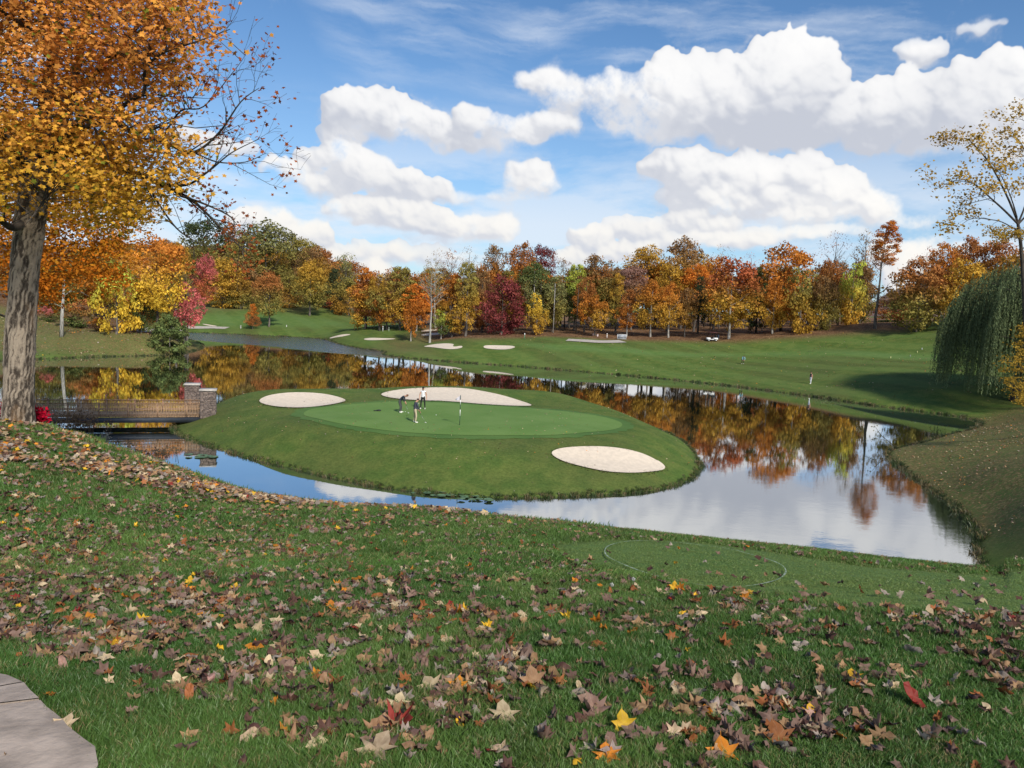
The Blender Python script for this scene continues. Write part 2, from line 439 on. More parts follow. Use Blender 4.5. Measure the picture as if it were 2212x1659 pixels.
def sdist(P, X, Y):
    """signed distance, positive inside"""
    X = np.asarray(X, float); Y = np.asarray(Y, float); sh = X.shape; x = X.ravel(); y = Y.ravel()
    out = np.empty(len(x)); A = P; B = np.roll(P, -1, axis=0); E = B - A; L2 = (E ** 2).sum(1) + 1e-12
    for s in range(0, len(x), 60000):
        xs = x[s:s + 60000, None]; ys = y[s:s + 60000, None]
        dx = xs - A[:, 0]; dy = ys - A[:, 1]
        t = np.clip((dx * E[:, 0] + dy * E[:, 1]) / L2, 0, 1)
        d2 = (dx - t * E[:, 0]) ** 2 + (dy - t * E[:, 1]) ** 2
        c = ((A[:, 1] > ys) != (B[:, 1] > ys)) & (xs < E[:, 0] * (ys - A[:, 1]) / np.where(np.abs(E[:, 1]) < 1e-9, 1e-9, E[:, 1]) + A[:, 0])
        ins = c.sum(1) % 2 == 1
        out[s:s + 60000] = np.sqrt(d2.min(1)) * np.where(ins, 1, -1)
    return out.reshape(sh)
ctrl = []
def cz(px, py, z): p = atz(px, py, z); ctrl.append((p[0], p[1], z))
def cy(px, py, Y): ctrl.append(tuple(at(px, py, Y)))
def cw(x, y, z): ctrl.append((x, y, z))
for p in lake_s[::4]: cw(p[0], p[1], 0.0)
for p in isl_s[::4]: cw(p[0], p[1], 0.0)
# foreground hill
for x in (-9, -5, -2.5, 0, 2.5, 5, 9):
    cw(x, -6, 9.2); cw(x, 0, 8.95)
for px in (0, 550, 1106, 1660, 2212):
    k = (px - 1106) / 1106
    cy(px, 1659, 3.0 + 0.1 * k); cy(px, 1500, 3.85); cy(px, 1400, 4.8)
for px, py, Y in ((0,1280,6.6),(550,1280,6.9),(1106,1280,7.3),(1660,1290,7.4),(2212,1330,7.3),
                  (0,1150,8.6),(40,1040,11.0),(40,920,15.2),(10,880,19),(250,1040,13.5),(450,1150,10.5),(750,1150,11.2),(1000,1160,11.6),
                  (1200,1200,10.3),(1500,1222,9.6),(1700,1240,9.5),(1300,1165,12.2),(1500,1172,12.6),(1800,1205,11.9),(2100,1228,11.4),(2212,1240,11.2),(2000,1260,9.8),(2212,1290,9.0),
                  (1000,1112,14.2),(850,1098,15.8),(700,1092,17.5),(600,1080,19),(470,1052,21.5),(380,1021,24),(300,992,27),(190,945,30),(110,922,31)):
    cy(px, py, Y)
for (x, y, z) in ((-14, 26, 5.9), (-20, 33, 3.6), (-26, 41, 1.4), (-33, 48, .9), (-9, 24, 4.2), (-7, 30, 1.6), (0, 20, 4.6), (0, 27, 1.6), (7, 18, 4.6), (7, 25, 1.7), (13, 18, 4.0), (13, 24, 1.6),
                  (-30, 22, 7.9), (-30, 34, 6.0), (-42, 45, 2.8), (-44, 30, 8), (-60, 50, 4), (-20, 10, 8.7), (-40, 5, 9.5), (20, 5, 8.8), (40, 0, 9.6), (-90, 30, 9), (60, -30, 10), (-60, -30, 10), (0, -60, 10)):
    cw(x, y, z)
# right bank
for (px, py, z) in ((2200, 1180, 1.3), (2212, 1100, 1.8), (2212, 1000, 2.3), (2100, 1040, 1.2), (2050, 990, 0.9), (2150, 960, 1.3), (2212, 930, 1.6), (2190, 875, 1.35), (2212, 1215, 1.4)):
    cz(px, py, z)
for (x, y, z) in ((30, 30, 2.8), (30, 42, 2.6), (45, 35, 4.5), (45, 60, 3.2), (60, 80, 3.0), (30, 22, 5.0), (70, 40, 6)): cw(x, y, z)
# island
for (px, py, z) in ((700,905,1.75),(800,930,1.85),(960,940,1.85),(1150,938,1.85),(1290,925,1.65),(1340,905,1.65),(993,919,1.9),(896,915,1.9),(865,890,1.95),(912,885,1.95),(1100,900,1.95),(1200,900,1.9),
                    (900,868,2.05),(1000,869,2.05),(1100,878,1.95),(990,838,2.55),(1100,857,2.3),(900,839,2.5),(817,852,2.25),(850,856,2.1),(650,848,2.35),(650,882,1.75),(560,866,1.9),(750,866,2.05),(1160,876,1.95),
                    (449,901,0.85),(400,925,.45),(500,905,1.2),(600,930,1.5),(560,849,1.9),(500,858,1.4),(470,868,1.0),(1240,862,1.6),(1340,890,1.5),(1440,930,1.1),(1480,965,.8),
                    (1187,980,1.35),(1290,965,1.6),(1400,985,1.2),(1440,1010,.85),(1330,1023,.7),(1240,1000,1.05),(1250,950,1.75),(1400,940,1.5),(900,990,1.15),(700,970,1.1),(1080,1000,1.1)):
    cz(px, py, z)
# far right fairway, wood and hills
for (px, py, Y) in ((1000,733,158),(1100,731,160),(1250,733,158),(1400,737,157),(1532,737,157),(1700,730,154),(1800,724,151),(1900,719,147),(2040,716,138),(2212,705,130),
                    (1650,766,144),(1604,786,134),(1751,829,113),(2000,775,125),(1900,800,115),(2000,840,100),(950,752,152),(1080,752,149),(1200,760,143),(1400,770,141),(1850,770,132),
                    (1100,700,215),(1500,700,215),(1800,700,195),(1889,709,149),(1978,720,143),(1940,700,170),(1300,712,185),(1650,716,175),
                    (800,732,175),(900,735,170),(929,742,163),(730,722,188),(560,705,215),(546,711,208),(668,684,235),(700,662,255),(480,668,250),(440,662,262),(620,662,262),(790,711,190),(864,716,185),
                    (760,690,235),(620,690,225),(450,700,215),(960,715,185),
                    (133,729,127),(100,700,140),(252,726,133),(335,724,137),(366,742,131),(310,722,138),(200,715,140),(60,735,124),(0,742,122),(310,712,172),(340,715,180)):
    cy(px, py, Y)
for (px, Y, z) in ((150,170,6),(0,170,9),(-200,170,14),(100,220,14),(-200,240,24),(300,220,9),(300,300,20),(500,310,20),(600,330,22),(450,290,15),(700,330,15),(0,320,28),(850,260,5),(850,350,7),(1100,300,8),(1500,300,9),(1900,260,10),(2300,250,13),
                   (2300,170,12),(2600,110,9),(2600,180,16),(600,450,24),(1100,450,10),(1900,450,12),(2600,400,16),(0,500,30),(1100,800,12),(300,800,20),(2200,800,14),(1600,1500,14),(800,1500,14),(-500,800,30),(3200,500,20),(-900,300,28),(-700,120,14)):
    p = gw(px, Y); cw(p[0], p[1], z)
ctrl = np.array(ctrl)
# drop near-duplicates
keep = []
for i, p in enumerate(ctrl):
    if all(np.hypot(*(p[:2] - ctrl[j, :2])) > 0.35 for j in keep): keep.append(i)
ctrl = ctrl[keep]
_cr = 0.6 + 0.05 * np.hypot(ctrl[:, 0], ctrl[:, 1])
def _phi(x, y):
    d2 = (x[:, None] - ctrl[:, 0]) ** 2 + (y[:, None] - ctrl[:, 1]) ** 2
    return np.sqrt(d2 + _cr ** 2)
_A = _phi(ctrl[:, 0], ctrl[:, 1])
_Pm = np.c_[np.ones(len(ctrl)), ctrl[:, 0], ctrl[:, 1]]
_n = len(ctrl)
_K = np.zeros((_n + 3, _n + 3)); _K[:_n, :_n] = _A - 0.25 * np.eye(_n); _K[:_n, _n:] = _Pm; _K[_n:, :_n] = _Pm.T
_W = np.linalg.lstsq(_K, np.r_[ctrl[:, 2], 0, 0, 0], rcond=1e-10)[0]
BUNKERS = {}
CREST = [(-400,905),(0,912),(91,918),(118,931),(187,943),(218,961),(277,977),(332,997),(386,1015),(450,1038),(550,1068),(660,1083),(737,1091),(913,1095),(1004,1103),(1095,1116),(1257,1128),(1523,1157),(1760,1181),(1877,1198),(2045,1217),(2212,1230),(2500,1250)]
_cr_t = sorted((ray(x, y + 5)[0], ray(x, y + 5)[2]) for x, y in CREST)
def height(X, Y, bowl=True):
    X = np.asarray(X, float); Y = np.asarray(Y, float); sh = X.shape; x = X.ravel(); y = Y.ravel()
    B = np.empty(len(x))
    for s in range(0, len(x), 30000):
        xs, ys = x[s:s + 30000], y[s:s + 30000]
        B[s:s + 30000] = _phi(xs, ys) @ _W[:_n] + _W[_n] + _W[_n + 1] * xs + _W[_n + 2] * ys
    far = np.hypot(x, y); B = np.where(far > 900, 12 + (B - 12) * np.exp(-(far - 900) / 300), B)
    sd = np.maximum(-sdist(lake_s, x, y), sdist(isl_s, x, y))
    r = np.maximum(sd, 0)
    z = np.where(sd > 0, 0.20 * (1 - np.exp(-r / 0.22)) + np.maximum(B, 0.0) * (1 - np.exp(-r / 1.2)), -np.minimum(1.4, 0.8 * np.abs(sd)))
    rat = x / np.maximum(y, .1); line = CAMZ + np.interp(rat, [a for a, _ in _cr_t], [b for _, b in _cr_t]) * y + np.maximum(rat - .67, 0) * 40 + np.clip(y - 24, 0, 9) * np.clip((rat - .5) / .1, 0, 1) * .8
    nb_ = (y > 5) & (y < np.where(rat > .5, 33, 60)) & (sdist(isl_s, x, y) < -1) & (sd > 0)
    d_ = line - z; k_ = .10; soft_ = np.where(d_ > 1, z, line - k_ * np.log1p(np.exp(np.clip(d_ / k_, -50, 50))))
    z = np.where(nb_ & (d_ < 1), np.maximum(soft_, .05), z)
    # gentle undulation on land
    und = np.sin(x * 0.31 + 1.3) * np.sin(y * 0.27) * 0.05 + np.sin(x * 0.9 + y * 0.4) * 0.015
    z = z + np.where(sd > 2, und, 0) * np.clip((np.hypot(x, y) - 14) / 20, 0, 1)
    if bowl:
        for P, depth in BUNKERS.values():
            lo = P.min(0) - 2; hi = P.max(0) + 2
            m = (x > lo[0]) & (x < hi[0]) & (y > lo[1]) & (y < hi[1])
            if m.any():
                s2 = sdist(P, x[m], y[m]); z[m] -= depth * np.clip(s2 / 1.6, 0, 1) ** 0.8 + np.where(s2 > -0.05, 0.0, 0)
    return z.reshape(sh)
def hz(x, y): return float(height(np.array([x]), np.array([y]))[0])
def hit(px, py, y0=2.0, y1=500.0):
    """where the sight line through a spot of the photograph meets the ground"""
    d = ray(px, py); Ys = np.exp(np.linspace(math.log(y0), math.log(y1), 700))
    g = CAMZ + d[2] * Ys - height(d[0] * Ys, Ys, False)
    k = np.argmax(g < 0) if (g < 0).any() else len(Ys) - 1
    a, b = Ys[max(k - 1, 0)], Ys[k]
    for _ in range(12):
        m_ = 0.5 * (a + b)
        if CAMZ + d[2] * m_ - height(np.array([d[0] * m_]), np.array([m_]), False)[0] < 0: b = m_
        else: a = m_
    return np.array([d[0] * b, b])
def grid_tris(P, step, hfun, off, inner=0.35):
    """a sheet that follows the ground inside outline P (constrained grid fill)"""
    import mathutils.geometry as mg
    lo, hi = P.min(0), P.max(0)
    gx = np.arange(lo[0], hi[0], step); gy = np.arange(lo[1], hi[1], step)
    GX, GY = np.meshgrid(gx, gy); GX = GX.ravel(); GY = GY.ravel()
    s = sdist(P, GX, GY); k = s > step * inner
    pts = [Vector(p) for p in P] + [Vector(p) for p in np.c_[GX[k], GY[k]]]
    n = len(P); edges = [(i, (i + 1) % n) for i in range(n)]
    vs, es, fs, *_ = mg.delaunay_2d_cdt(pts, edges, [], 1, 1e-4)
    V = np.array([(v.x, v.y) for v in vs]); z = hfun(V[:, 0], V[:, 1])
    return np.c_[V, z + off], np.array([f for f in fs if len(f) == 3], dtype=np.int32)

d9 = lambda x, y: ((x / 2.4043 + 480) * .8379, (y / 2.4043 + 820) * .8379)
BPX = {
 'a': ([(557,866),(575,856),(610,850),(650,848),(700,851),(735,859),(750,866),(735,871),(700,877),(650,882),(600,880),(568,874)], 0.22, 'left'),
 'b': ([(817,852),(850,843),(920,838),(990,838),(1040,845),(1100,858),(1160,877),(1120,878),(1060,875),(980,868),(900,866),(840,860)], 0.20, 'back'),
 'c': ([(1187,980),(1205,970),(1240,966),(1290,965),(1350,971),(1400,985),(1440,1008),(1432,1019),(1380,1024),(1320,1022),(1260,1010),(1210,996)], 0.25, 'right'),
 'd': ([d9(1458,180),d9(1520,165),d9(1600,158),d9(1665,162),d9(1650,174),d9(1665,180),d9(1710,171),d9(1714,185),d9(1660,195),d9(1600,192),d9(1540,184)], 0.15, ''),
 'e': ([d9(1842,174),d9(1870,169),d9(1960,171),d9(2030,173),d9(2042,184),d9(1990,197),d9(1900,194),d9(1845,187)], 0.15, ''),
 'f': ([d9(882,126),d9(930,112),d9(1020,100),d9(1015,106),d9(950,120),d9(900,128)], 0.05, ''),
 'g': ([d9(1092,132),d9(1130,124),d9(1210,126),d9(1320,129),d9(1240,136),d9(1130,141)], 0.05, ''),
 'h': ([d9(1455,104),d9(1500,94),d9(1600,88),d9(1612,95),d9(1520,110),d9(1462,110)], 0.05, ''),
 'i': ([d9(1445,82),d9(1490,73),d9(1560,71),d9(1550,78),d9(1480,86)], 0.05, ''),
 'j': ([d9(92,36),d9(130,39),d9(200,50),d9(170,52),d9(120,44)], 0.05, ''),
}
bpolys = {}
for k, (pp, dep, _) in BPX.items():
    P = np.array([hit(x, y, 20) for x, y in pp])
    bpolys[k] = smooth_poly(P, 3)
    BUNKERS[k] = (bpolys[k], dep)
def sheet(name, P, step, off, mat, smooth=True, kind='structure'):
    V, F = grid_tris(P, step, height, off)
    o = link(name, mesh_np(name, V, F, smooth=smooth), mat)
    o['kind'] = kind
    return o
# ground sheet: polar grid, finer where it is near
az_f = np.radians(np.arange(-48, 48.01, 0.16)); az_c = np.radians(np.arange(48 + 4, 312 - 1, 4.0))
AZ = np.r_[az_f, az_c]
RD = np.r_[0.02, np.exp(np.linspace(math.log(0.8), math.log(420), 560)), np.exp(np.linspace(math.log(440), math.log(5200), 26))]
AA, RR = np.meshgrid(AZ, RD)
GX, GY = RR * np.sin(AA), RR * np.cos(AA)
GZ = height(GX, GY)
nr, na = GX.shape
idx = np.arange(nr * na).reshape(nr, na)
q = np.stack([idx[:-1, :], np.roll(idx, -1, 1)[:-1, :], np.roll(idx, -1, 1)[1:, :], idx[1:, :]], -1).reshape(-1, 4)[:, ::-1]
gx, gy = GX.ravel(), GY.ravel()
# what grows or lies where (0..1): r leaf litter floor, g dry grass with leaves, b close-mown turf
def zone(pts, soft, world=False):
    P = np.array(pts, float) if world else np.array([hit(x, y, 3) for x, y in pts])
    return P, soft
def zmask(P, soft): return np.clip(sdist(P, gx, gy) / soft + 0.5, 0, 1)
wood = np.array([hit(930, 738, 30), hit(1030, 733, 30), hit(1180, 727, 30), hit(1300, 734, 30), hit(1400, 737, 30), hit(1532, 739, 30), hit(1700, 731, 30), hit(1800, 725, 30), hit(1900, 718, 30), hit(1960, 715, 30),
                 gw(2040, 160), gw(2400, 170), gw(2600, 420), gw(300, 420), gw(350, 285), gw(430, 270), gw(620, 275), gw(700, 270), gw(760, 255), gw(900, 215), gw(905, 175)])
litter = zmask(wood, 5.0)
lw = np.array([gw(-900, 150), gw(-300, 150), gw(60, 146), gw(200, 141), gw(330, 140), gw(370, 150), gw(320, 200), gw(200, 230), gw(430, 275), gw(300, 420), gw(-900, 420)])
litter = np.maximum(litter, zmask(lw, 6.0))
dry = zmask(np.array([gw(-100, 112), gw(380, 125), gw(460, 145), gw(400, 158), gw(330, 142), gw(60, 150), gw(-300, 150)]), 5.0) * 0.75
rb = np.array([(20, 24), (24, 34), (24, 40), (24, 50), (28, 62), (34, 70), (45, 84), (60, 88), (90, 70), (90, 20), (40, 15)])
dry = np.maximum(dry, zmask(rb, 4.0) * 0.7)
lb = np.array([(-13, 13.5), (-10, 17), (-8.6, 19.5), (-6.8, 21), (-4.5, 20), (-6, 28), (-14, 38), (-28, 50), (-60, 60), (-60, 16), (-20, 12)])
dry = np.maximum(dry, zmask(lb, 2.5) * 0.85)
dry = np.maximum(dry, zmask(np.array([hit(905, 745, 30), hit(930, 765, 30), hit(840, 762, 30), hit(830, 745, 30), gw(880, 180), gw(960, 180)]), 6) * 0.6)
hilltop = np.array([hit(400, 667, 30), hit(560, 668, 30), hit(650, 678, 30), hit(700, 668, 30), hit(755, 688, 30), gw(760, 262), gw(420, 272)])
dry = np.maximum(dry, zmask(hilltop, 8) * 0.6)
mown = zmask(np.array([hit(1100, 742, 30), hit(1300, 748, 30), hit(1480, 762, 30), hit(1700, 757, 30), hit(2045, 762, 30), gw(2300, 128), hit(2045, 778, 30), hit(1900, 773, 30), hit(1650, 768, 30), hit(1450, 770, 30), hit(1200, 756, 30)]), 3.0)
mown = np.maximum(mown, zmask(np.array([hit(430, 676, 30), hit(600, 678, 30), hit(700, 690, 30), hit(760, 700, 30), hit(690, 708, 30), hit(450, 702, 30), hit(400, 700, 30)]), 6) * 0.8)
TEE = np.array([hit(1190, 1178, 5), hit(1330, 1166, 5), hit(1520, 1173, 5), hit(1850, 1222, 5), (16.5, 10.9), (24, 9.5), (24, 6.6), hit(2212, 1340, 5), hit(1900, 1318, 5), hit(1750, 1292, 5), hit(1560, 1275, 5), hit(1370, 1245, 5), hit(1220, 1205, 5)])
mown = np.maximum(mown, zmask(TEE, 0.5))
# the tee stands a few centimetres proud of the slope behind it
me = mesh_np('ground', np.c_[gx, gy, GZ.ravel()], q, col=np.c_[litter, dry, mown], smooth=True)
ZONE = dict(litter=litter.reshape(nr, na), dry=dry.reshape(nr, na), mown=mown.reshape(nr, na))

def ground_mat():
    m, t = new_mat('turf')
    oc = t.new('ShaderNodeTexCoord').outputs['Object']
    s = t.new('ShaderNodeSeparateColor', {0: t.attr('col')})
    cd = t.new('ShaderNodeCameraData')  # used for nothing but kept out
    t.n.remove(cd)
    big = t.noise(oc, 0.06, 4, 0.6); mid = t.noise(oc, 0.7, 4, 0.6); fine = t.noise(oc, 6.0, 5, 0.7); vf = t.noise(oc, 30.0, 4, 0.7)
    g = t.mix(t.ramp(mid, 0.35, 0.65), (0.074, 0.142, 0.022), (0.138, 0.186, 0.036))
    g = t.mix(t.ramp(big, 0.4, 0.65), g, t.mix(0.5, g, (0.085, 0.085, 0.030)))
    g = t.mix(t.ramp(fine, 0.3, 0.7), t.mix(0.42, g, (0.012, 0.022, 0.006)), t.mix(0.22, g, (0.13, 0.16, 0.05)))
    sx_ = t.new('ShaderNodeSeparateXYZ', {0: oc}); st = t.m('MULTIPLY', t.ramp(t.m('SINE', t.m('ADD', t.m('MULTIPLY', sx_.outputs[0], 0.80), t.m('MULTIPLY', sx_.outputs[1], 0.45))), -0.4, 0.4), 0.30)
    mw = t.mix(t.ramp(mid, 0.3, 0.7), (0.100, 0.182, 0.040), (0.138, 0.218, 0.054))
    mw = t.mix(st, mw, (0.13, 0.21, 0.07))
    mw = t.mix(t.ramp(vf, 0.25, 0.75, 0.0, 0.35), mw, (0.03, 0.06, 0.015))
    lv = t.new('ShaderNodeTexVoronoi', {'Vector': t.v('MULTIPLY', oc, (1, 1, 2)), 'Scale': 3.2, 'Randomness': 1.0})
    lv2 = t.new('ShaderNodeTexVoronoi', {'Vector': oc, 'Scale': 8.0, 'Randomness': 1.0})
    lsep = t.new('ShaderNodeSeparateColor', {0: lv2.outputs['Color']})
    leafc = t.mix(lsep.outputs[0], (0.075, 0.035, 0.018), (0.26, 0.15, 0.075))
    leafc = t.mix(t.ramp(lsep.outputs[1], 0.75, 0.95), leafc, (0.38, 0.24, 0.12))
    lit = t.mix(t.ramp(mid, 0.3, 0.7, 0, 0.6), leafc, (0.055, 0.025, 0.015))
    drym = t.m('MULTIPLY', s.outputs[1], t.ramp(t.m('ADD', t.m('MULTIPLY', mid, 0.6), t.m('MULTIPLY', lsep.outputs[2], 0.5)), 0.42, 0.62))
    g = t.mix(t.m('MULTIPLY', st, t.ramp(sx_.outputs[1], 90, 100)), g, (0.13, 0.20, 0.05)); c = t.mix(s.outputs[2], g, mw)
    c = t.mix(t.m('MULTIPLY', s.outputs[1], 0.5), c, (0.125, 0.125, 0.045))
    c = t.mix(t.m('MULTIPLY', drym, 0.75), c, leafc)
    c = t.mix(s.outputs[0], c, lit)
    h = t.m('ADD', t.m('MULTIPLY', fine, 0.6), t.m('MULTIPLY', vf, 0.25))
    b = t.new('ShaderNodeBump', {'Strength': 0.8, 'Distance': 0.08, 'Height': h})
    p = t.new('ShaderNodeBsdfPrincipled', {'Base Color': c, 'Roughness': 0.9, 'Specular IOR Level': 0.15, 'Normal': b.outputs[0]})
    finish(t, p.outputs[0]); return m
ground = link('ground', me, ground_mat()); ground['kind'] = 'structure'
def turf_mat(name, a, b, lo, grain=30.0):
    m, t = new_mat(name)
    oc = t.new('ShaderNodeTexCoord').outputs['Object']
    c = t.mix(t.ramp(t.noise(oc, 0.35, 4), 0.35, 0.65), a, b)
    c = t.mix(t.ramp(t.noise(oc, grain, 4, 0.7), 0.3, 0.8, 0, 0.4), c, lo)
    bm = t.new('ShaderNodeBump', {'Strength': 0.4, 'Distance': 0.02, 'Height': t.noise(oc, grain, 4)})
    p = t.new('ShaderNodeBsdfPrincipled', {'Base Color': c, 'Roughness': 0.85, 'Specular IOR Level': 0.15, 'Normal': bm.outputs[0]})
    finish(t, p.outputs[0]); return m
M['green'] = turf_mat('putting_turf', (0.118, 0.212, 0.048), (0.145, 0.240, 0.062), (0.075, 0.14, 0.035), 14)
gpx = [(650,898),(665,884),(720,878),(790,872),(850,868),(920,870),(1000,873),(1080,878),(1160,884),(1250,892),(1320,904),(1352,918),(1320,931),(1240,939),(1120,942),(980,941),(880,936),(780,924),(700,910)]
green_poly = smooth_poly(np.array([hit(x, y, 20) for x, y in gpx]), 3)
M['fringe'] = turf_mat('fringe_turf', (0.070, 0.145, 0.034), (0.095, 0.172, 0.042), (0.05, 0.09, 0.02), 9)
_c = green_poly.mean(0); _fr = smooth_poly(subdiv_noise(_c + (green_poly - _c) * (1 + .85 / np.linalg.norm(green_poly - _c, axis=1, keepdims=True)), .9, .12, 4), 2)
sheet('green_fringe', _fr, 0.7, 0.018, M['fringe'])
sheet('putting_green', green_poly, 0.7, 0.035, M['green'])
for k in BPX:
    o = sheet('sand_bunker', bpolys[k], 0.45 if k in 'abc' else 1.2, 0.05, M['sand'])

# water -------------------------------------------------------------------
def water_mat():
    m, t = new_mat('pond_water')
    oc = t.new('ShaderNodeTexCoord').outputs['Object']
    big = t.noise(oc, 0.05, 3)
    rip = t.noise(t.v('MULTIPLY', oc, (1, 1.6, 1)), 3.2, 4, 0.6)
    rip2 = t.noise(t.v('MULTIPLY', oc, (1, 1.3, 1)), 0.9, 2, 0.5)
    sx = t.new('ShaderNodeSeparateXYZ', {0: oc})
    # the far arm of the pond is ruffled by the wind
    line = t.m('SUBTRACT', sx.outputs[1], t.m('MULTIPLY_ADD', sx.outputs[0], -0.62, 128.0))
    ruff = t.ramp(t.m('ADD', line, t.m('MULTIPLY', t.m('SUBTRACT', big, 0.5), 10)), -1.5, 1.5)
    ruff = t.m('MULTIPLY', ruff, t.ramp(sx.outputs[0], -20, -28, 0, 1))
    ln2 = t.m('SUBTRACT', 52.0, sx.outputs[1])
    near = t.m('MULTIPLY', t.ramp(ln2, -5, 12), t.ramp(sx.outputs[0], 2, 14))
    h = t.m('ADD', t.m('MULTIPLY', rip, 0.5), rip2)
    st = t.m('ADD', t.m('MULTIPLY_ADD', near, 0.009, 0.004), t.m('MULTIPLY', ruff, 0.9))
    b = t.new('ShaderNodeBump', {'Strength': st, 'Distance': 0.25, 'Height': h})
    fr = t.new('ShaderNodeFresnel', {'IOR': 2.1, 'Normal': b.outputs[0]})
    base = t.new('ShaderNodeBsdfDiffuse', {'Color': (0.018, 0.024, 0.012, 1)})
    rough = t.m('MULTIPLY_ADD', ruff, 0.14, 0.010)
    gl = t.new('ShaderNodeBsdfGlossy', {'Color': (0.97, 0.985, 1.0, 1), 'Roughness': rough, 'Normal': b.outputs[0]})
    mx = t.new('ShaderNodeMixShader', {0: t.m('MINIMUM', t.m('MULTIPLY_ADD', fr.outputs[0], 0.72, 0.40), 0.97), 1: base.outputs[0], 2: gl.outputs[0]})
    finish(t, mx.outputs[0]); return m
wv = np.array([(-140, 24, 0), (110, 24, 0), (110, 205, 0), (-140, 205, 0)], float)
water = link('water', mesh_np('water', wv, np.array([[0, 1, 2, 3]])), water_mat()); water['kind'] = 'structure'
# ------------------------------------------------------------------ foliage building blocks
def rot_from(nrm, spin):
    """rotation matrices (n,3,3) whose z axis is nrm"""
    z = nrm / np.linalg.norm(nrm, axis=1, keepdims=True)
    a = np.where(np.abs(z[:, 2:3]) < 0.9, np.array([[0, 0, 1.0]]), np.array([[1.0, 0, 0]]))
    x = np.cross(a, z); x /= np.linalg.norm(x, axis=1, keepdims=True); y = np.cross(z, x)
    c, s = np.cos(spin)[:, None], np.sin(spin)[:, None]
    return np.stack([x * c + y * s, -x * s + y * c, z], axis=2)
def stamp(tv, tf, pos, rot, size):
    """copies of template (tv, tf) -> vertices, faces"""
    n = len(pos); sc = size if np.ndim(size) == 2 else np.repeat(size[:, None], 3, 1)
    V = np.einsum('nij,nkj->nki', rot, tv[None] * sc[:, None, :]) + pos[:, None, :]
    F = (tf[None] + (np.arange(n) * len(tv))[:, None, None]).reshape(-1, tf.shape[1])
    return V.reshape(-1, 3), F
DIA = np.array([(-.5, 0, 0), (0, -.36, .10), (.5, 0, 0), (0, .36, .10)]); DIAF = np.array([[0, 1, 2], [0, 2, 3]])
_ml = [(0, -.50), (.16, -.24), (.44, -.30), (.30, -.06), (.50, .12), (.22, .14), (.20, .30), (0, .52), (-.20, .30), (-.22, .14), (-.50, .12), (-.30, -.06), (-.44, -.30), (-.16, -.24)]
MAP = np.array([(0, 0, .04)] + [(x, y, -.18 * (x * x + y * y) * 2 + .03 * ((i % 3) - 1)) for i, (x, y) in enumerate(_ml)])
MAPF = np.array([[0, 1 + i, 1 + (i + 1) % 14] for i in range(14)])
# a simpler five-point leaf for the crown
_m5 = [(0, -.5), (.20, -.18), (.5, -.05), (.22, .12), (.26, .42), (0, .30), (-.26, .42), (-.22, .12), (-.5, -.05), (-.20, -.18)]
MP5 = np.array([(x, y, -.25 * (x * x + y * y)) for x, y in _m5]); MP5F = np.array([[0, 1, 9], [1, 2, 3], [1, 3, 7], [1, 7, 9], [3, 4, 5], [3, 5, 7], [5, 6, 7], [7, 8, 9]])

def prof(kind, t):
    if kind == 'oval': return np.sin(np.pi * np.clip(t * 0.93 + 0.05, 0, 1) ** 0.85) ** 0.62
    if kind == 'cone': return np.clip(1.08 - t, 0, 1) ** 0.62 * np.clip(t * 5 + 0.35, 0, 1) ** 0.6
    if kind == 'tall': return np.sin(np.pi * np.clip(t * 0.90 + 0.08, 0, 1) ** 0.75) ** 0.5
    if kind == 'spread': return np.sin(np.pi * np.clip(t * 0.86 + 0.12, 0, 1) ** 1.2) ** 0.6
    if kind == 'bush': return np.clip(1 - (t * 0.97) ** 2.2, 0, 1) ** 0.5
def crown_mesh(kind, seed, W=8.0, H=10.0, nclump=120, nleaf=46, leaf=0.36, clump=0.15, shell=0.55, holes=0.0, lobes=5):
    r = np.random.default_rng(seed)
    t = r.random(nclump * 3); t = t[r.random(nclump * 3) < (0.25 + prof(kind, t))][:nclump]
    n = len(t); an = r.random(n) * 2 * np.pi
    k = shell + (1 - shell) * r.random(n) ** 0.6
    k = np.where(r.random(n) < 0.18, r.random(n) * shell, k)
    lob = 1 + 0.20 * np.sin(an * lobes + t * 9 + seed) + 0.12 * np.sin(an * 3 - t * 14 + seed * 2) + r.normal(0, 0.05, n)
    rad = prof(kind, t) * W * 0.5 * lob
    C = np.c_[np.cos(an) * rad * k, np.sin(an) * rad * k, t * H * 0.94 + r.normal(0, 0.22, n)]
    cr = clump * W * (0.65 + 0.7 * r.random(n)) * (0.6 + 0.4 * prof(kind, t))
    cb = r.uniform(0.66, 1.22, n); chue = r.random(n)
    m = (nleaf * (cr / (clump * W)) ** 1.3).astype(int) + 6
    ci = np.repeat(np.arange(n), m); N = len(ci)
    d = r.normal(size=(N, 3)); d /= np.linalg.norm(d, axis=1, keepdims=True)
    d[:, 2] *= 0.62
    P = C[ci] + d * (cr[ci] * (0.45 + 0.6 * r.random(N)))[:, None]
    nrm = d * 0.8 + r.normal(size=(N, 3)) * 0.55 + np.array([0, 0, 0.55])
    V, F = stamp(DIA, DIAF, P, rot_from(nrm, r.random(N) * 6.28), leaf * r.uniform(0.6, 1.35, N))
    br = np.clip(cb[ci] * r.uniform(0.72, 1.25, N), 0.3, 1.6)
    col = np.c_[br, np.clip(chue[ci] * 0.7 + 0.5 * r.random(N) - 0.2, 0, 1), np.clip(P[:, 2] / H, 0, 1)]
    return mesh_np('crown', V, F, col=np.repeat(col, 4, 0))
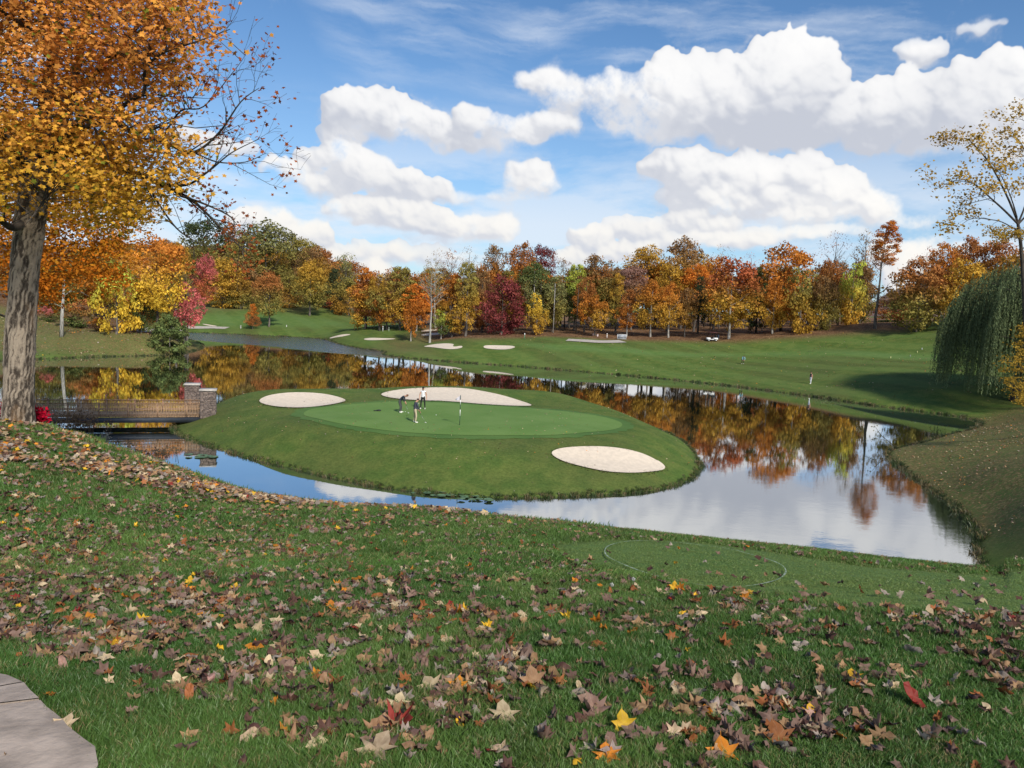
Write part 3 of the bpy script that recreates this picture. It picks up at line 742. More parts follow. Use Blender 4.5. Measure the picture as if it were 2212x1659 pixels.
def trunk_mesh(seed, H=14.0, r0=0.22, limbs=9, start=0.32, spread=3.2, up=0.9, sub=2, name='trunk'):
    r = random.Random(seed); b = MB()
    pts = []; x = y = 0.0
    for i in range(9):
        t = i / 8; pts.append((x, y, t * H * 0.9)); x += r.uniform(-.12, .12); y += r.uniform(-.12, .12)
    b.tube([(0, 0, -0.6)] + pts, [r0 * 1.5] + [max(0.03, r0 * (1.25 if i == 0 else 1) * (1 - 0.88 * (i / 8))) for i in range(9)], 7)
    for k in range(limbs):
        t = start + (0.86 - start) * (k + r.random() * .6) / limbs; p = np.array(pts[min(8, int(t * 8 + .5))]); p = np.array([p[0], p[1], t * H * 0.9])
        a = r.uniform(0, 6.28); L = spread * (1.15 - t) * r.uniform(.7, 1.15)
        dz = up * r.uniform(.6, 1.3)
        q = [p, p + (math.cos(a) * L * .5, math.sin(a) * L * .5, L * .35 * dz), p + (math.cos(a) * L, math.sin(a) * L, L * dz)]
        b.tube(q, [r0 * .42 * (1.1 - t), r0 * .25 * (1.1 - t), .015], 5, cap=False)
        for j in range(sub):
            a2 = a + r.uniform(-1, 1); s = q[1] if j % 2 else q[1] * .5 + q[2] * .5; l2 = L * r.uniform(.35, .6)
            b.tube([s, s + np.array((math.cos(a2) * l2 * .5, math.sin(a2) * l2 * .5, l2 * .4)), s + np.array((math.cos(a2) * l2, math.sin(a2) * l2, l2 * r.uniform(.5, 1.1)))], [r0 * .14, r0 * .08, .008], 4, cap=False)
    return b.mesh(name, smooth=True)
CR = {
 'oval': [crown_mesh('oval', s) for s in (1, 2, 3)],
 'tall': [crown_mesh('tall', s, W=6.5, H=12, nclump=125) for s in (4, 5)],
 'cone': [crown_mesh('cone', s, lobes=7) for s in (6, 7)],
 'wild': [crown_mesh('spread', s, nclump=105, clump=0.17, nleaf=50, shell=0.5) for s in (8, 9, 10)],
 'thin': [crown_mesh('spread', s, nclump=46, nleaf=17, leaf=0.30, clump=0.15, shell=0.4) for s in (11, 12)],
 'bare': [crown_mesh('spread', s, nclump=38, nleaf=6, leaf=0.24, clump=0.15, shell=0.4) for s in (13, 14)],
 'small': [crown_mesh('oval', s, W=8, H=9, nclump=52, nleaf=34, leaf=0.62, clump=0.17) for s in (15, 16)],
 'layer': [crown_mesh('oval', s, W=8, H=8, nclump=60, nleaf=46, leaf=0.42, clump=0.15) for s in (17, 18)],
 'bush': [crown_mesh('bush', s, W=8, H=8, nclump=110, nleaf=44, leaf=0.50, clump=0.13, shell=0.7) for s in (19,)],
}
CRH = {'tall': (6.5, 12), 'small': (8, 9), 'layer': (8, 8), 'bush': (8, 8)}
TR = {'n': [trunk_mesh(s) for s in (1, 2, 3)], 'b': [trunk_mesh(s, r0=.17, limbs=20, start=.40, spread=3.4, up=1.35, sub=4) for s in (4, 5)]}
PAL = dict(orange=(.54,.205,.035), rust=(.42,.165,.05), red=(.44,.12,.05), crimson=(.20,.04,.045), pink=(.56,.14,.14), gold=(.52,.31,.045), yellow=(.68,.46,.05), lime=(.42,.46,.07),
           olive=(.28,.24,.06), brown=(.29,.165,.07), mauve=(.28,.16,.13), green=(.12,.17,.055), dgreen=(.045,.075,.035), tan=(.40,.26,.12), peach=(.62,.33,.13), deep=(.40,.22,.04), sage=(.25,.26,.10), flame=(.60,.20,.03))
def tree(bx, D, top, bot, wpx, kind, ctop, clow, label, cx=None, group=None, bark='bark', name='deciduous_tree', cat='tree', lean=0.0, shrink=1.0, tk=1.0):
    X, Y = gw(bx, D); z = hz(X, Y)
    # exact column under the given picture column
    X = at(bx, 720, D)[0]; z = hz(X, Y)
    ztop = at(bx, top, D)[2]; zbot = max(at(bx, bot, D)[2], z + 0.15)
    H = ztop - z; W = wpx / FPX * D * 1.22 * shrink
    root = empty(name, (X, Y, z - 0.05), R.uniform(0, 6.28) if cx is None else 0.0)
    tag(root, label, cat, group)
    w0, h0 = CRH.get(kind, (8.0, 10.0))
    me = R.choice(CR[kind])
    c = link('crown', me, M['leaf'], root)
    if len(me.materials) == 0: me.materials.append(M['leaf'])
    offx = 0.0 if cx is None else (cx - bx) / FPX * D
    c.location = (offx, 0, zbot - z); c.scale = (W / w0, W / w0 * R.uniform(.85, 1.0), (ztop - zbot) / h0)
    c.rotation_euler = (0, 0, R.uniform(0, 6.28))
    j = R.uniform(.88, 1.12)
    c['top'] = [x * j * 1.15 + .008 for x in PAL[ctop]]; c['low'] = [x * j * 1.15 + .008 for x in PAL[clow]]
    tm = R.choice(TR['b' if kind in ('bare', 'thin') else 'n'])
    key = tm.name + bark
    if key not in TRM:
        m2 = tm.copy(); m2.name = 'trunk'; m2.materials.append(M[bark]); TRM[key] = m2
    tr = link('trunk', TRM[key], None, root)
    s = max(0.35, H / 14.0)
    tr.scale = (max(s * tk, W / 8.5 * .75) if kind in ('bare', 'thin') else s * tk, max(s * tk, W / 8.5 * .75) if kind in ('bare', 'thin') else s * tk, H / 14.0)
    if kind == 'bush': c.location[2] = -.1; c.scale[2] = (ztop - z + .1) / h0; c.scale[0] *= 1.1; c.scale[1] *= 1.1
    if lean: root.rotation_euler = (0, lean, 0)
    return root
TRM = {}
import re
SHORT = []
def short(l):
    s = re.split(r',| with | in | behind | standing | right | left | above | below | between | beside | rising | peeping | against | seen | showing | to | at | on | low | hanging | leaning | nearest | crown reaching ', l + ' ')[0].strip(); return 'the ' + s
USEDL = {}
def near_label(start, px, cand, where='behind'):
    c = min(cand, key=lambda q: abs(q[0] - px)); side = 'left ' if px < c[0] else 'right '
    l = f'{start} {side}{where} {c[1]}'
    k = USEDL.get(l, 0); USEDL[l] = k + 1
    return l if k == 0 else start + ' ' + ['farther', 'still farther', 'farthest'][min(k - 1, 2)] + ' ' + side + where + ' ' + c[1]
WOOD = 'trees along the wood edge behind the fairway'
LEFT = 'trees on the left point of the pond'
HILL = 'trees on the hillside beyond the far fairway'
T = [
 # right half of the wood, front row first
 (789,190,569,706,57,'tall','orange','gold','tall orange conical maple standing leftmost at the wood edge',WOOD),
 (836,186,588,700,44,'oval','tan','orange','light brown and orange tree right of the tall orange conical maple',WOOD),
 (864,185,567,700,54,'tall','olive','gold','tall olive and gold tree with a dark straight trunk, behind the small bunkers',WOOD),
 (899,183,606,703,48,'tall','flame','orange','bright orange column shaped maple beside the pale bare trunk',WOOD),
 (888,168,650,722,28,'small','flame','orange','small bright orange young maple in front of the column shaped maple',WOOD),
 (929,162,552,640,48,'thin','olive','sage','tall thin tree with a long pale bare trunk at the bunker edge',WOOD),
 (953,166,668,719,40,'layer','lime','green','low yellow-green young tree right of the pale bare trunk',WOOD),
 (976,168,584,714,54,'tall','orange','gold','orange and gold maple above the forked white bunker',WOOD),
 (1006,166,556,705,42,'tall','olive','gold','olive gold tree with a dark trunk left of the dark red maple',WOOD),
 (1040,176,575,705,46,'oval','brown','rust','brown leaved tree between the olive gold tree and the dark red maple',WOOD),
 (1083,166,588,722,76,'oval','crimson','crimson','dark red maple with its crown reaching low, above the long bunker',WOOD),
 (1109,174,585,690,48,'oval','orange','gold','orange crown peeping out right behind the dark red maple',WOOD),
 (1151,172,560,668,66,'oval','green','sage','round topped green tree right of the dark red maple',WOOD),
 (1158,165,632,716,46,'layer','yellow','gold','low yellow tree in front of the round topped green tree',WOOD),
 (1193,173,588,700,50,'oval','sage','olive','grey-green tree right of the round topped green tree',WOOD),
 (1240,178,562,690,42,'tall','lime','green','narrow yellow-green pointed tree in the middle of the wood',WOOD),
 (1262,172,590,692,40,'oval','rust','orange','rusty red tree against the narrow yellow-green one',WOOD),
 (1278,185,545,650,66,'wild','brown','olive','tall brown-olive broad crown behind the rusty red tree',WOOD),
 (1285,164,634,708,58,'layer','orange','gold','low spreading orange and gold tree left of the white board',WOOD),
 (1329,172,582,700,32,'tall','gold','olive','slim gold tree right above the white board',WOOD),
 (1354,163,620,704,34,'tall','rust','orange','slim rusty orange tree with a pale trunk right of the white board',WOOD),
 (1362,180,566,665,58,'wild','mauve','brown','dull mauve nearly bare crown above the slim rusty orange tree',WOOD),
 (1391,188,526,640,80,'wild','gold','orange','big gold crown standing tallest left of centre in the wood',WOOD),
 (1405,162,600,706,58,'oval','orange','gold','rounded orange-gold maple with twin pale trunks at the fairway edge',WOOD),
 (1444,161,604,705,42,'oval','orange','gold','gold maple with a crooked pale trunk right of the rounded orange-gold one',WOOD),
 (1440,178,566,670,62,'oval','gold','deep','yellow crown rising behind the two front gold maples',WOOD),
 (1468,186,508,640,66,'wild','brown','gold','brown and gold crown with dark open top, highest above the two gold maples',WOOD),
 (1479,162,616,705,44,'oval','brown','deep','brown-olive small tree left of the dark pine',WOOD),
 (1498,176,565,660,60,'oval','flame','orange','fiery orange-red crown directly above the dark pine',WOOD),
 (1507,168,594,690,34,'cone','dgreen','dgreen','narrow dark green conifer between orange maples',WOOD),
 (1505,192,540,640,52,'oval','gold','olive','olive gold crown behind the fiery orange-red one',WOOD),
 (1548,195,524,620,56,'bare','tan','tan','pale bare crown showing above the wood left of the largest red maple',WOOD),
 (1540,184,546,660,62,'oval','orange','gold','orange and gold crown left behind the largest red maple',WOOD),
 (1575,158,549,704,106,'oval','red','gold','largest maple of the wood, red above and yellow below, with a pale trunk',WOOD),
 (1609,188,540,640,44,'bare','pink','mauve','pinkish bare topped tree right behind the largest red maple',WOOD),
 (1633,166,566,712,44,'tall','green','dgreen','dark green narrow tree right of the largest red maple',WOOD),
 (1686,166,514,690,92,'wild','orange','orange','wide orange-red crown right of the dark green narrow tree',WOOD),
 (1668,160,600,708,40,'oval','orange','gold','orange gold young maple below the wide orange-red crown',WOOD),
 (1725,157,576,716,80,'layer','olive','gold','yellow-olive layered tree in front of the wide orange-red crown',WOOD),
 (1780,168,552,680,64,'oval','rust','olive','rust topped tree in the group left of the lone tall tree',WOOD),
 (1789,182,494,610,72,'bare','mauve','mauve','large mauve bare crown standing above the rust topped tree',WOOD),
 (1775,158,588,712,56,'oval','brown','olive','brownish olive front tree left of the yellow olive one',WOOD),
 (1834,160,560,706,56,'layer','lime','gold','yellow-olive tree nearest the lone tall tree',WOOD),
 (1850,170,553,700,58,'oval','brown','olive','brown and dark green crown behind the yellow-olive tree',WOOD),
 (1856,176,482,640,60,'thin','tan','orange','tall loose tan crown left beside the lone tall tree',WOOD),
 (1978,143,549,708,104,'oval','rust','olive','broad maple rust red above and yellow-olive below, right of the gap',WOOD),
 (1990,160,528,640,60,'bare','pink','mauve','thin pinkish bare branches behind the broad rust and olive maple',WOOD),
 (2025,152,514,640,56,'oval','orange','rust','orange crown between the broad maple and the golden one',WOOD),
 (2071,140,552,690,90,'oval','gold','gold','golden yellow maple left above the willow',WOOD),
 (2080,156,504,640,66,'oval','rust','orange','rusty orange crown rising behind the golden maple',WOOD),
 (2137,150,503,650,78,'wild','rust','gold','rust and gold crown behind the willow, under the sparse yellow tree',WOOD),
 (2190,144,535,680,96,'wild','deep','olive','olive brown crown at the right edge above the willow',WOOD),
 (1921,215,628,700,66,'oval','brown','rust','brown tree seen low through the gap by the lone tall tree',WOOD),
 (1952,230,640,700,60,'oval','orange','rust','orange-brown tree low in the gap right of the lone trunk',WOOD),
 # behind, centre left
 (1063,195,524,640,54,'wild','brown','orange','brown-orange crown rising left behind the dark red maple',WOOD),
 (1123,192,513,650,64,'oval','rust','orange','tall reddish crown with a rosy top above the round green tree',WOOD),
 (1163,200,521,630,48,'wild','crimson','crimson','dark crimson crown at the top of the wood right of the rosy one',WOOD),
 (1005,185,525,650,44,'bare','brown','brown','tall bare tree standing above the olive gold tree',WOOD),
 (940,190,530,650,46,'bare','tan','tan','bare pale tree rising behind the long pale trunk',WOOD),
 (970,196,528,640,48,'thin','rust','brown','tall thinly leaved reddish tree between the two bare ones',WOOD),
 (1210,205,552,650,48,'thin','brown','olive','thin brown crown above the grey-green tree',WOOD),
 (1330,205,570,660,60,'wild','brown','rust','low brown crown in the dip of the wood above the slim gold tree',WOOD),
 # hillside beyond the far fairway
 (581,212,580,680,60,'oval','rust','olive','rust red round maple standing alone on the far fairway',HILL),
 (546,208,655,703,26,'cone','flame','rust','small rust orange cone shaped tree on the far shore',HILL),
 (668,235,558,662,60,'oval','gold','olive','yellow tree alone on the far grassy slope',HILL),
 (704,250,632,664,26,'layer','red','red','small bright crimson tree at the foot of the far wood',HILL),
 (720,250,578,662,42,'cone','dgreen','dgreen','dark green cedar on the slope beside the small crimson tree',HILL),
 (623,250,585,672,56,'oval','olive','deep','olive tree between the rust red maple and the yellow tree',HILL),
 (672,268,528,640,62,'wild','brown','olive','brown crown on the hilltop right of the big olive one',HILL),
 (684,262,552,640,68,'oval','deep','gold','yellow-olive big crown behind the lone yellow tree',HILL),
 (743,262,540,650,56,'thin','sage','dgreen','thin grey-green crown at the right end of the hill',HILL),
 (752,242,596,700,56,'oval','olive','deep','olive tree just left of the tall orange conical maple',HILL),
 (575,275,473,610,100,'wild','sage','olive','huge rounded olive green crown on top of the hill',HILL),
 (525,265,500,640,70,'oval','olive','brown','olive brown crown left of the huge rounded one',HILL),
 (480,250,552,664,76,'oval','gold','gold','golden yellow tree at the hill foot right of the pink maple',HILL),
 (520,250,590,672,52,'oval','deep','olive','dull gold tree beside the golden one at the hill foot',HILL),
 (447,280,462,600,80,'wild','dgreen','olive','dark green crown at the hilltop behind the overhanging branch',HILL),
 (500,285,478,600,70,'wild','rust','brown','rust brown crown on the hilltop behind the overhanging branch',HILL),
 (640,288,500,620,60,'wild','olive','brown','olive crown at the right shoulder of the hill',HILL),
 # left point
 (171,141,643,712,64,'layer','rust','green','layered rust and green sapling right of the white dead trunk',LEFT),
 (103,142,660,702,34,'layer','pink','green','small pinkish sapling between the big trunk and the white dead trunk',LEFT),
 (252,133,556,716,78,'layer','lime','yellow','bright tree, lime above and yellow below, in the middle of the left point',LEFT),
 (302,148,545,700,80,'wild','peach','orange','peach orange crown behind the bright lime and yellow tree',LEFT),
 (310,139,618,712,46,'oval','dgreen','green','dark green round tree in the middle of the left point',LEFT),
 (340,137,498,670,100,'wild','orange','yellow','tall orange and yellow maple with a black trunk behind the green bush',LEFT),
 (405,141,606,702,60,'layer','pink','pink','pinkish red maple leaning over the far shore right of the green bush',LEFT),
  (285,138,690,722,30,'small','rust','brown','small rust brown sapling beside the dark green round tree',LEFT),
 (215,137,685,719,30,'small','orange','brown','small orange sapling left below the bright tree',LEFT),
 (200,165,520,660,90,'wild','olive','orange','olive crown rising behind the bright lime and yellow tree',LEFT),
 (250,172,500,640,80,'wild','orange','tan','orange tan crown high behind the bright tree',LEFT),
 (380,175,520,640,60,'wild','gold','olive','gold crown behind the tall orange and yellow maple',LEFT),
 (130,160,560,670,80,'wild','green','olive','green crown in shadow behind the white dead trunk',LEFT),
 (60,160,540,680,90,'wild','brown','olive','brown olive crown behind the big near trunk',LEFT),
]
for e in T: SHORT.append((e[0], short(e[8]), e[9]))
for e in T:
    bx, D, top, bot, wp, kind, ct, cl, lab, grp = e
    bk = 'barkpale' if ('pale' in lab and ('trunk' in lab)) or 'young' in lab else 'barkdark' if 'black' in lab or 'dark green' in lab else 'bark'
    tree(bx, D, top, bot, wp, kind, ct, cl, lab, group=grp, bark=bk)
tree(398, 143.5, 545, 640, 40, 'wild', 'pink', 'red', 'pinkish red crown top above the pinkish red maple', cx=446, group=LEFT)
def plain(lab, *a, **k): return tree(*a, label=lab, **k)
tree(1889, 149, 470, 566, 46, 'tall', 'flame', 'orange', 'lone very tall tree with a long bare trunk and small orange crown', cx=1896, group=None, tk=.85, lean=0.02)
tree(1897, 149.5, 500, 560, 40, 'oval', 'rust', 'orange', 'second rust orange crown hugging the lone very tall tree', tk=.5) if False else None
tree(366, 131, 676, 742, 56, 'bush', 'green', 'green', 'rounded dense green bush at the water on the left point', name='green_bush', cat='bush')
tree(1919, 160, 690, 706, 34, 'bush', 'dgreen', 'green', 'low dark green shrub in the gap behind the lone tall tree', name='low_shrub', cat='bush')
# rows deeper in the woods
BACK = {'rust': 'rust coloured tree standing in the back rows of the wood', 'gold': 'gold coloured tree standing in the back rows of the wood', 'olive': 'olive green tree standing in the back rows of the wood',
        'brown': 'brown leaved tree standing in the back rows of the wood', 'orange': 'orange tree standing in the back rows of the wood', 'mauve': 'half bare dull tree standing in the back rows of the wood'}
for k in range(64):
    px = 800 + (k * 22.3) + R.uniform(-10, 10)
    if 1868 < px < 1965: continue
    c = R.choice(list(BACK)); D = R.uniform(185, 225)
    if px > 1965: D -= 25
    tree(px, D, R.uniform(572, 600) if px < 1100 else R.uniform(560, 600), R.uniform(660, 688), R.uniform(48, 66), R.choice(['oval', 'wild', 'tall']), c, R.choice(['brown', 'olive', c]), near_label(BACK[c].split(' standing')[0], px, [q for q in SHORT if q[2] == WOOD]), group='trees in the back rows of the wood', bark='barkdark')
for k in range(26):
    px = 250 + k * 20 + R.uniform(-8, 8); c = R.choice(['olive', 'brown', 'gold', 'rust'])
    D = R.uniform(285, 330)
    tree(px, D, (548 if px > 700 else 520) + R.uniform(-6, 22), 650, R.uniform(52, 70), 'wild', c, 'olive', near_label({'olive': 'olive', 'brown': 'brown', 'gold': 'gold', 'rust': 'rust coloured'}[c] + ' hillside tree', px, [q for q in SHORT if q[2] == HILL]), group='trees filling the far hill', bark='barkdark')
for k in range(12):
    px = 20 + k * 32 + R.uniform(-9, 9); c = R.choice(['olive', 'brown', 'rust', 'green'])
    tree(px, R.uniform(178, 215), 560 + R.uniform(-20, 20), 690, R.uniform(60, 80), 'wild', c, 'olive', near_label({'olive': 'olive', 'brown': 'brown', 'green': 'green', 'rust': 'rust coloured'}[c] + ' tree', px, [q for q in SHORT if q[2] == LEFT]), group='trees deep in the left wood', bark='barkdark')
# thin young stems between the crowns
for k in range(46):
    px = R.uniform(960, 1860); D = R.uniform(166, 210); X = at(px, 720, D)[0]; z = hz(X, D)
    b = MB(); L = R.uniform(9, 13); x1, y1 = R.uniform(-.4, .4), R.uniform(-.4, .4)
    b.tube([(0, 0, -.4), (x1 * .4, y1 * .4, L * .5), (x1, y1, L)], [R.uniform(.10, .22), .11, .05], 6)
    for q in range(4):
        a = R.uniform(0, 6.28); zz = L * R.uniform(.5, .9); b.tube([(x1 * .7, y1 * .7, zz), (x1 * .7 + math.cos(a) * 1.4, y1 * .7 + math.sin(a) * 1.4, zz + 1.2)], [.04, .01], 4)
    pale = R.random() < .5
    o = b.build('young_tree_stem', M['barkpale' if pale else 'barkdark'], smooth=True); o.location = (X, D, z)
    tag(o, near_label('pale slender stem' if pale else 'dark slender stem', px, [q for q in SHORT if q[2] == WOOD], 'beside'), 'tree', 'slender stems in the wood')
# white dead trunk on the left point
X, Y = at(133, 729, 127)[:2]; z = hz(X, Y); b = MB()
hh = at(142, 600, 127)[2] - z
b.tube([(0, 0, -.3), (.15, 0, hh * .35), (.45, 0, hh * .7), (.6, 0, hh)], [.34, .26, .2, .1], 9)
o = empty('dead_tree', (X, Y, z)); tag(o, 'white dead trunk without a crown on the left point', 'tree', LEFT)
b.build('trunk', M['barkpale'], o, True)
b = MB(); b.tube([(.42, 0, hh * .68), (1.6, 0, hh * .78), (3.2, .3, hh * .77), (4.4, .4, hh * .7)], [.07, .05, .03, .01], 5); b.tube([(.3, 0, hh * .5), (-1.2, 0, hh * .56), (-2.3, 0, hh * .54)], [.05, .03, .01], 5)
b.build('branch', M['barkpale'], o, True)
# far wooded hill seen through the gap
hp = []
P0_ = gw(1930, 520)
gxh, gyh = np.meshgrid(np.linspace(-70, 70, 50), np.linspace(-60, 60, 40))
zh = 31 * np.exp(-((gxh / 34) ** 2 + (gyh / 40) ** 2)) + np.random.default_rng(5).normal(0, .7, gxh.shape)
V = np.c_[gxh.ravel() + P0_[0] + 8, gyh.ravel() + P0_[1], zh.ravel() + 2]
ii = np.arange(2000).reshape(40, 50); q = np.stack([ii[:-1, :-1], ii[:-1, 1:], ii[1:, 1:], ii[1:, :-1]], -1).reshape(-1, 4)
ho = link('hills', mesh_np('hills', V, q, smooth=True), simple('far_wood', (.17, .11, .09), .95, .35, .25)); ho['kind'] = 'structure'
# ------------------------------------------------------------------ the big near maple, and the sparse tree on the right bank
def leafcol_mat(name, trans=0.4):
    m, t = new_mat(name)
    c = t.attr('col')
    d = t.new('ShaderNodeBsdfDiffuse', {'Color': c}); tr = t.new('ShaderNodeBsdfTranslucent', {'Color': c})
    mx = t.new('ShaderNodeMixShader', {0: trans, 1: d.outputs[0], 2: tr.outputs[0]})
    finish(t, mx.outputs[0]); return m
M['mleaf'] = leafcol_mat('maple_leaves')
def limb_pts(pp, Y): return [at(x, y, Y + dy) for x, y, dy in pp]
def smooth_line(P, n=4):
    P = [np.array(p) for p in P]; out = []
    for i in range(len(P) - 1):
        p0 = P[max(i - 1, 0)]; p1 = P[i]; p2 = P[i + 1]; p3 = P[min(i + 2, len(P) - 1)]
        for k in range(n):
            t = k / n
            out.append(0.5 * ((2 * p1) + (-p0 + p2) * t + (2 * p0 - 5 * p1 + 4 * p2 - p3) * t * t + (-p0 + 3 * p1 - 3 * p2 + p3) * t ** 3))
    out.append(P[-1]); return out
def grow(b, line, r0, r1, rng, depth, length, tips, n=5, up=0.25, gap=0.5, start=0.3):
    """a limb with its side shoots; collects the shoot ends in tips"""
    m = len(line); b.tube(line, [r0 + (r1 - r0) * i / (m - 1) for i in range(m)], n, cap=False)
    tips.append((line[-1], line[-1] - line[-2]))
    if depth == 0: return
    L = sum(np.linalg.norm(line[i + 1] - line[i]) for i in range(m - 1)); k = max(1, int(L / gap))
    for j in range(k):
        t = start + (1 - start) * (j + rng.random()) / k; i = min(m - 2, int(t * (m - 1)))
        p = line[i] + (line[i + 1] - line[i]) * rng.random(); d = line[i + 1] - line[i]; d = d / (np.linalg.norm(d) + 1e-9)
        s = rng.normal(size=3); s -= s.dot(d) * d; s /= np.linalg.norm(s) + 1e-9
        v = d * 0.75 + s * rng.uniform(.5, 1.0) + np.array([0, 0, up]); v /= np.linalg.norm(v)
        l = length * rng.uniform(.55, 1.15) * (1.15 - .5 * t); q = [p]; w_ = v.copy()
        for _ in range(4): w_ = w_ + rng.normal(0, .16, 3); w_ /= np.linalg.norm(w_); q.append(q[-1] + w_ * l / 4)
        rr_ = (r0 + (r1 - r0) * t)
        grow(b, q, min(rr_ * .55, .012 + l * .012), max(.003, r1 * .5), rng, depth - 1, length * .5, tips, 4, up, gap * .55, .2)
def leaves_at(centres, per, spread, size, colf, rng, tmpl=(MP5, MP5F), droop=0.25):
    C = np.repeat(np.array(centres), per, axis=0); N = len(C)
    P = C + rng.normal(size=(N, 3)) * np.array(spread)
    nr_ = rng.normal(size=(N, 3)) * 0.55 + np.array([0.1, -0.45, 0.75]); sz = size * rng.uniform(.65, 1.25, N)
    V, F = stamp(tmpl[0], tmpl[1], P, rot_from(nr_, rng.random(N) * 6.28), sz)
    return V, F, np.repeat(colf(P), len(tmpl[0]), 0)
rng = np.random.default_rng(21)
DM = 15.6
base = at(42, 908, DM); base[2] = hz(base[0], base[1])
near = empty('maple_tree', base); tag(near, 'huge near maple with furrowed grey trunk and orange-yellow crown at the left edge', 'tree')
def rel(line, o): return [np.array(p) - np.array(o) for p in line]
# trunk: a displaced tube with vertical furrows
def bark_trunk(line, radii, nseg, seed, amp):
    r = np.random.default_rng(seed); L = smooth_line(line, 14); m = len(L); rad = np.interp(np.linspace(0, 1, m), np.linspace(0, 1, len(radii)), radii)
    V = []; ph = np.linspace(0, 2 * np.pi, nseg, endpoint=False)
    fur = np.zeros((m, nseg)); gr = r.random((m // 3 + 3, nseg // 2 + 1))
    g2 = r.random((m // 9 + 3, nseg // 4 + 1)); g3 = r.random((m + 3, nseg))
    for i in range(m):
        for k in range(nseg):
            a = gr[i // 3, (k // 2) % (nseg // 2)] if (k + i // 5) % 2 else 0.15
            fur[i, k] = 0.55 * a + 0.35 * g2[i // 9, (k // 4) % (nseg // 4)] + 0.2 * g3[i, k]
    for i in range(m):
        flare = 1 + 0.38 * math.exp(-i / (m * 0.035))
        for k in range(nseg):
            rr_ = rad[i] * (flare + (0.07 * math.sin(ph[k] * 5 + 1) * math.exp(-i / (m * .08)))) + amp * (fur[i, k] - .5)
            V.append(L[i] + np.array([math.cos(ph[k]), math.sin(ph[k]), 0]) * rr_)
    idx_ = np.arange(m * nseg).reshape(m, nseg)
    Fq = np.stack([idx_[:-1], np.roll(idx_, -1, 1)[:-1], np.roll(idx_, -1, 1)[1:], idx_[1:]], -1).reshape(-1, 4)
    return np.array(V), Fq, fur
def old_bark():
    m, t = new_mat('old_bark'); oc = t.new('ShaderNodeTexCoord').outputs['Object']
    nz = t.noise(t.v('MULTIPLY', oc, (1, 1, .42)), 22, 8, .75, dist=.5); n2 = t.noise(t.v('MULTIPLY', oc, (1, 1, .5)), 2.2, 4)
    f = t.new('ShaderNodeSeparateColor', {0: t.attr('col')}).outputs[0]
    h = t.m('ADD', t.m('MULTIPLY', nz, .6), t.m('MULTIPLY', f, .55))
    c = t.mix(t.ramp(h, .42, .66), (.045, .032, .022), (.40, .325, .245))
    c = t.mix(t.ramp(n2, .55, .68, 0, .5), c, (.26, .155, .075))
    b = t.new('ShaderNodeBump', {'Strength': 1.0, 'Distance': .05, 'Height': nz})
    p = t.new('ShaderNodeBsdfPrincipled', {'Base Color': c, 'Roughness': .95, 'Normal': b.outputs[0]}); finish(t, p.outputs[0]); return m
M['oldbark'] = old_bark()
TL = limb_pts([(42, 960, 0), (40, 880, 0), (42, 780, 0), (48, 650, 0), (58, 540, 0), (66, 470, 0), (74, 410, 0), (80, 350, 0)], DM)
V, Fq, fur = bark_trunk(rel(TL, base), [.30, .285, .27, .26, .26, .28, .26, .20], 44, 3, .055)
link('trunk', mesh_np('trunk', V, Fq, col=np.repeat(fur.ravel()[:, None], 3, 1), smooth=False), M['oldbark'], near)
b = MB(); tips = []
LIMBS = [([(76,380,0),(92,300,.2),(100,200,.4),(118,100,.6),(130,0,.8),(140,-160,1)], .17, .05), ([(70,400,0),(45,340,-.4),(10,290,-.8),(-60,230,-1.2),(-160,140,-1.5)], .12, .03),
 ([(62,470,0),(30,492,-.5),(-10,470,-1.0),(-90,430,-1.4)], .09, .03), ([(80,370,0),(120,320,-.5),(170,262,-1),(225,252,-1.3),(275,278,-1.5),(318,282,-1.6),(372,262,-1.7)], .085, .015),
 ([(150,285,-.8),(215,262,-1.2),(283,217,-1.6),(312,196,-1.7),(313,153,-1.7),(347,117,-1.8),(433,87,-2.0),(497,63,-2.1)], .05, .006),
 ([(84,360,0),(150,330,.5),(210,335,.8),(267,364,1),(347,398,1.2),(410,430,1.3),(440,455,1.3),(490,505,1.4),(533,547,1.5)], .085, .01),
 ([(230,340,.8),(330,300,.6),(410,330,.4),(470,290,.2),(520,220,0),(560,190,0)], .045, .005), ([(330,392,1.1),(400,400,1.0),(450,370,.8),(500,330,.7),(560,300,.6)], .035, .005),
 ([(380,420,1.1),(440,440,.9),(500,470,.7),(505,500,.6)], .03, .006), ([(80,350,0),(140,250,1),(170,130,1.8),(190,20,2.2),(210,-120,2.6)], .12, .04),
 ([(100,230,.4),(180,180,-.2),(250,110,-.6),(310,40,-.8),(360,-40,-1)], .07, .02), ([(118,110,.6),(60,60,-.5),(0,20,-1.2),(-80,-60,-1.5)], .06, .02), ([(90,330,.2),(110,390,-1.2),(90,440,-1.9),(60,480,-2.3)], .03, .008),
 ([(420,330,.4),(470,350,.3),(530,350,.2),(575,330,.2)], .02, .004), ([(350,300,.5),(390,240,.4),(440,230,.3),(500,160,.2),(530,120,.2)], .022, .003), ([(300,370,1),(370,480,.6),(420,520,.4),(470,540,.3)], .025, .004)]
allp = []
for pp, r0, r1 in LIMBS:
    ln = smooth_line(rel(limb_pts(pp, DM), base), 5); allp += ln
    far_right = pp[-1][0] > 440
    grow(b, ln, r0, r1, rng, 2 if far_right else 1, 1.25 if far_right else 1.5, tips, 7, gap=.40 if far_right else .8, start=.35)
b.build('limbs', M['barkdark'], near, True)
allp = np.array(allp)
body = np.array([(-190,-260),(340,-260),(415,-70),(440,-5),(455,60),(430,140),(415,200),(380,250),(410,330),(400,400),(350,440),(310,480),(250,500),(200,500),(150,455),(100,445),(60,455),(0,450),(-190,470)], float)
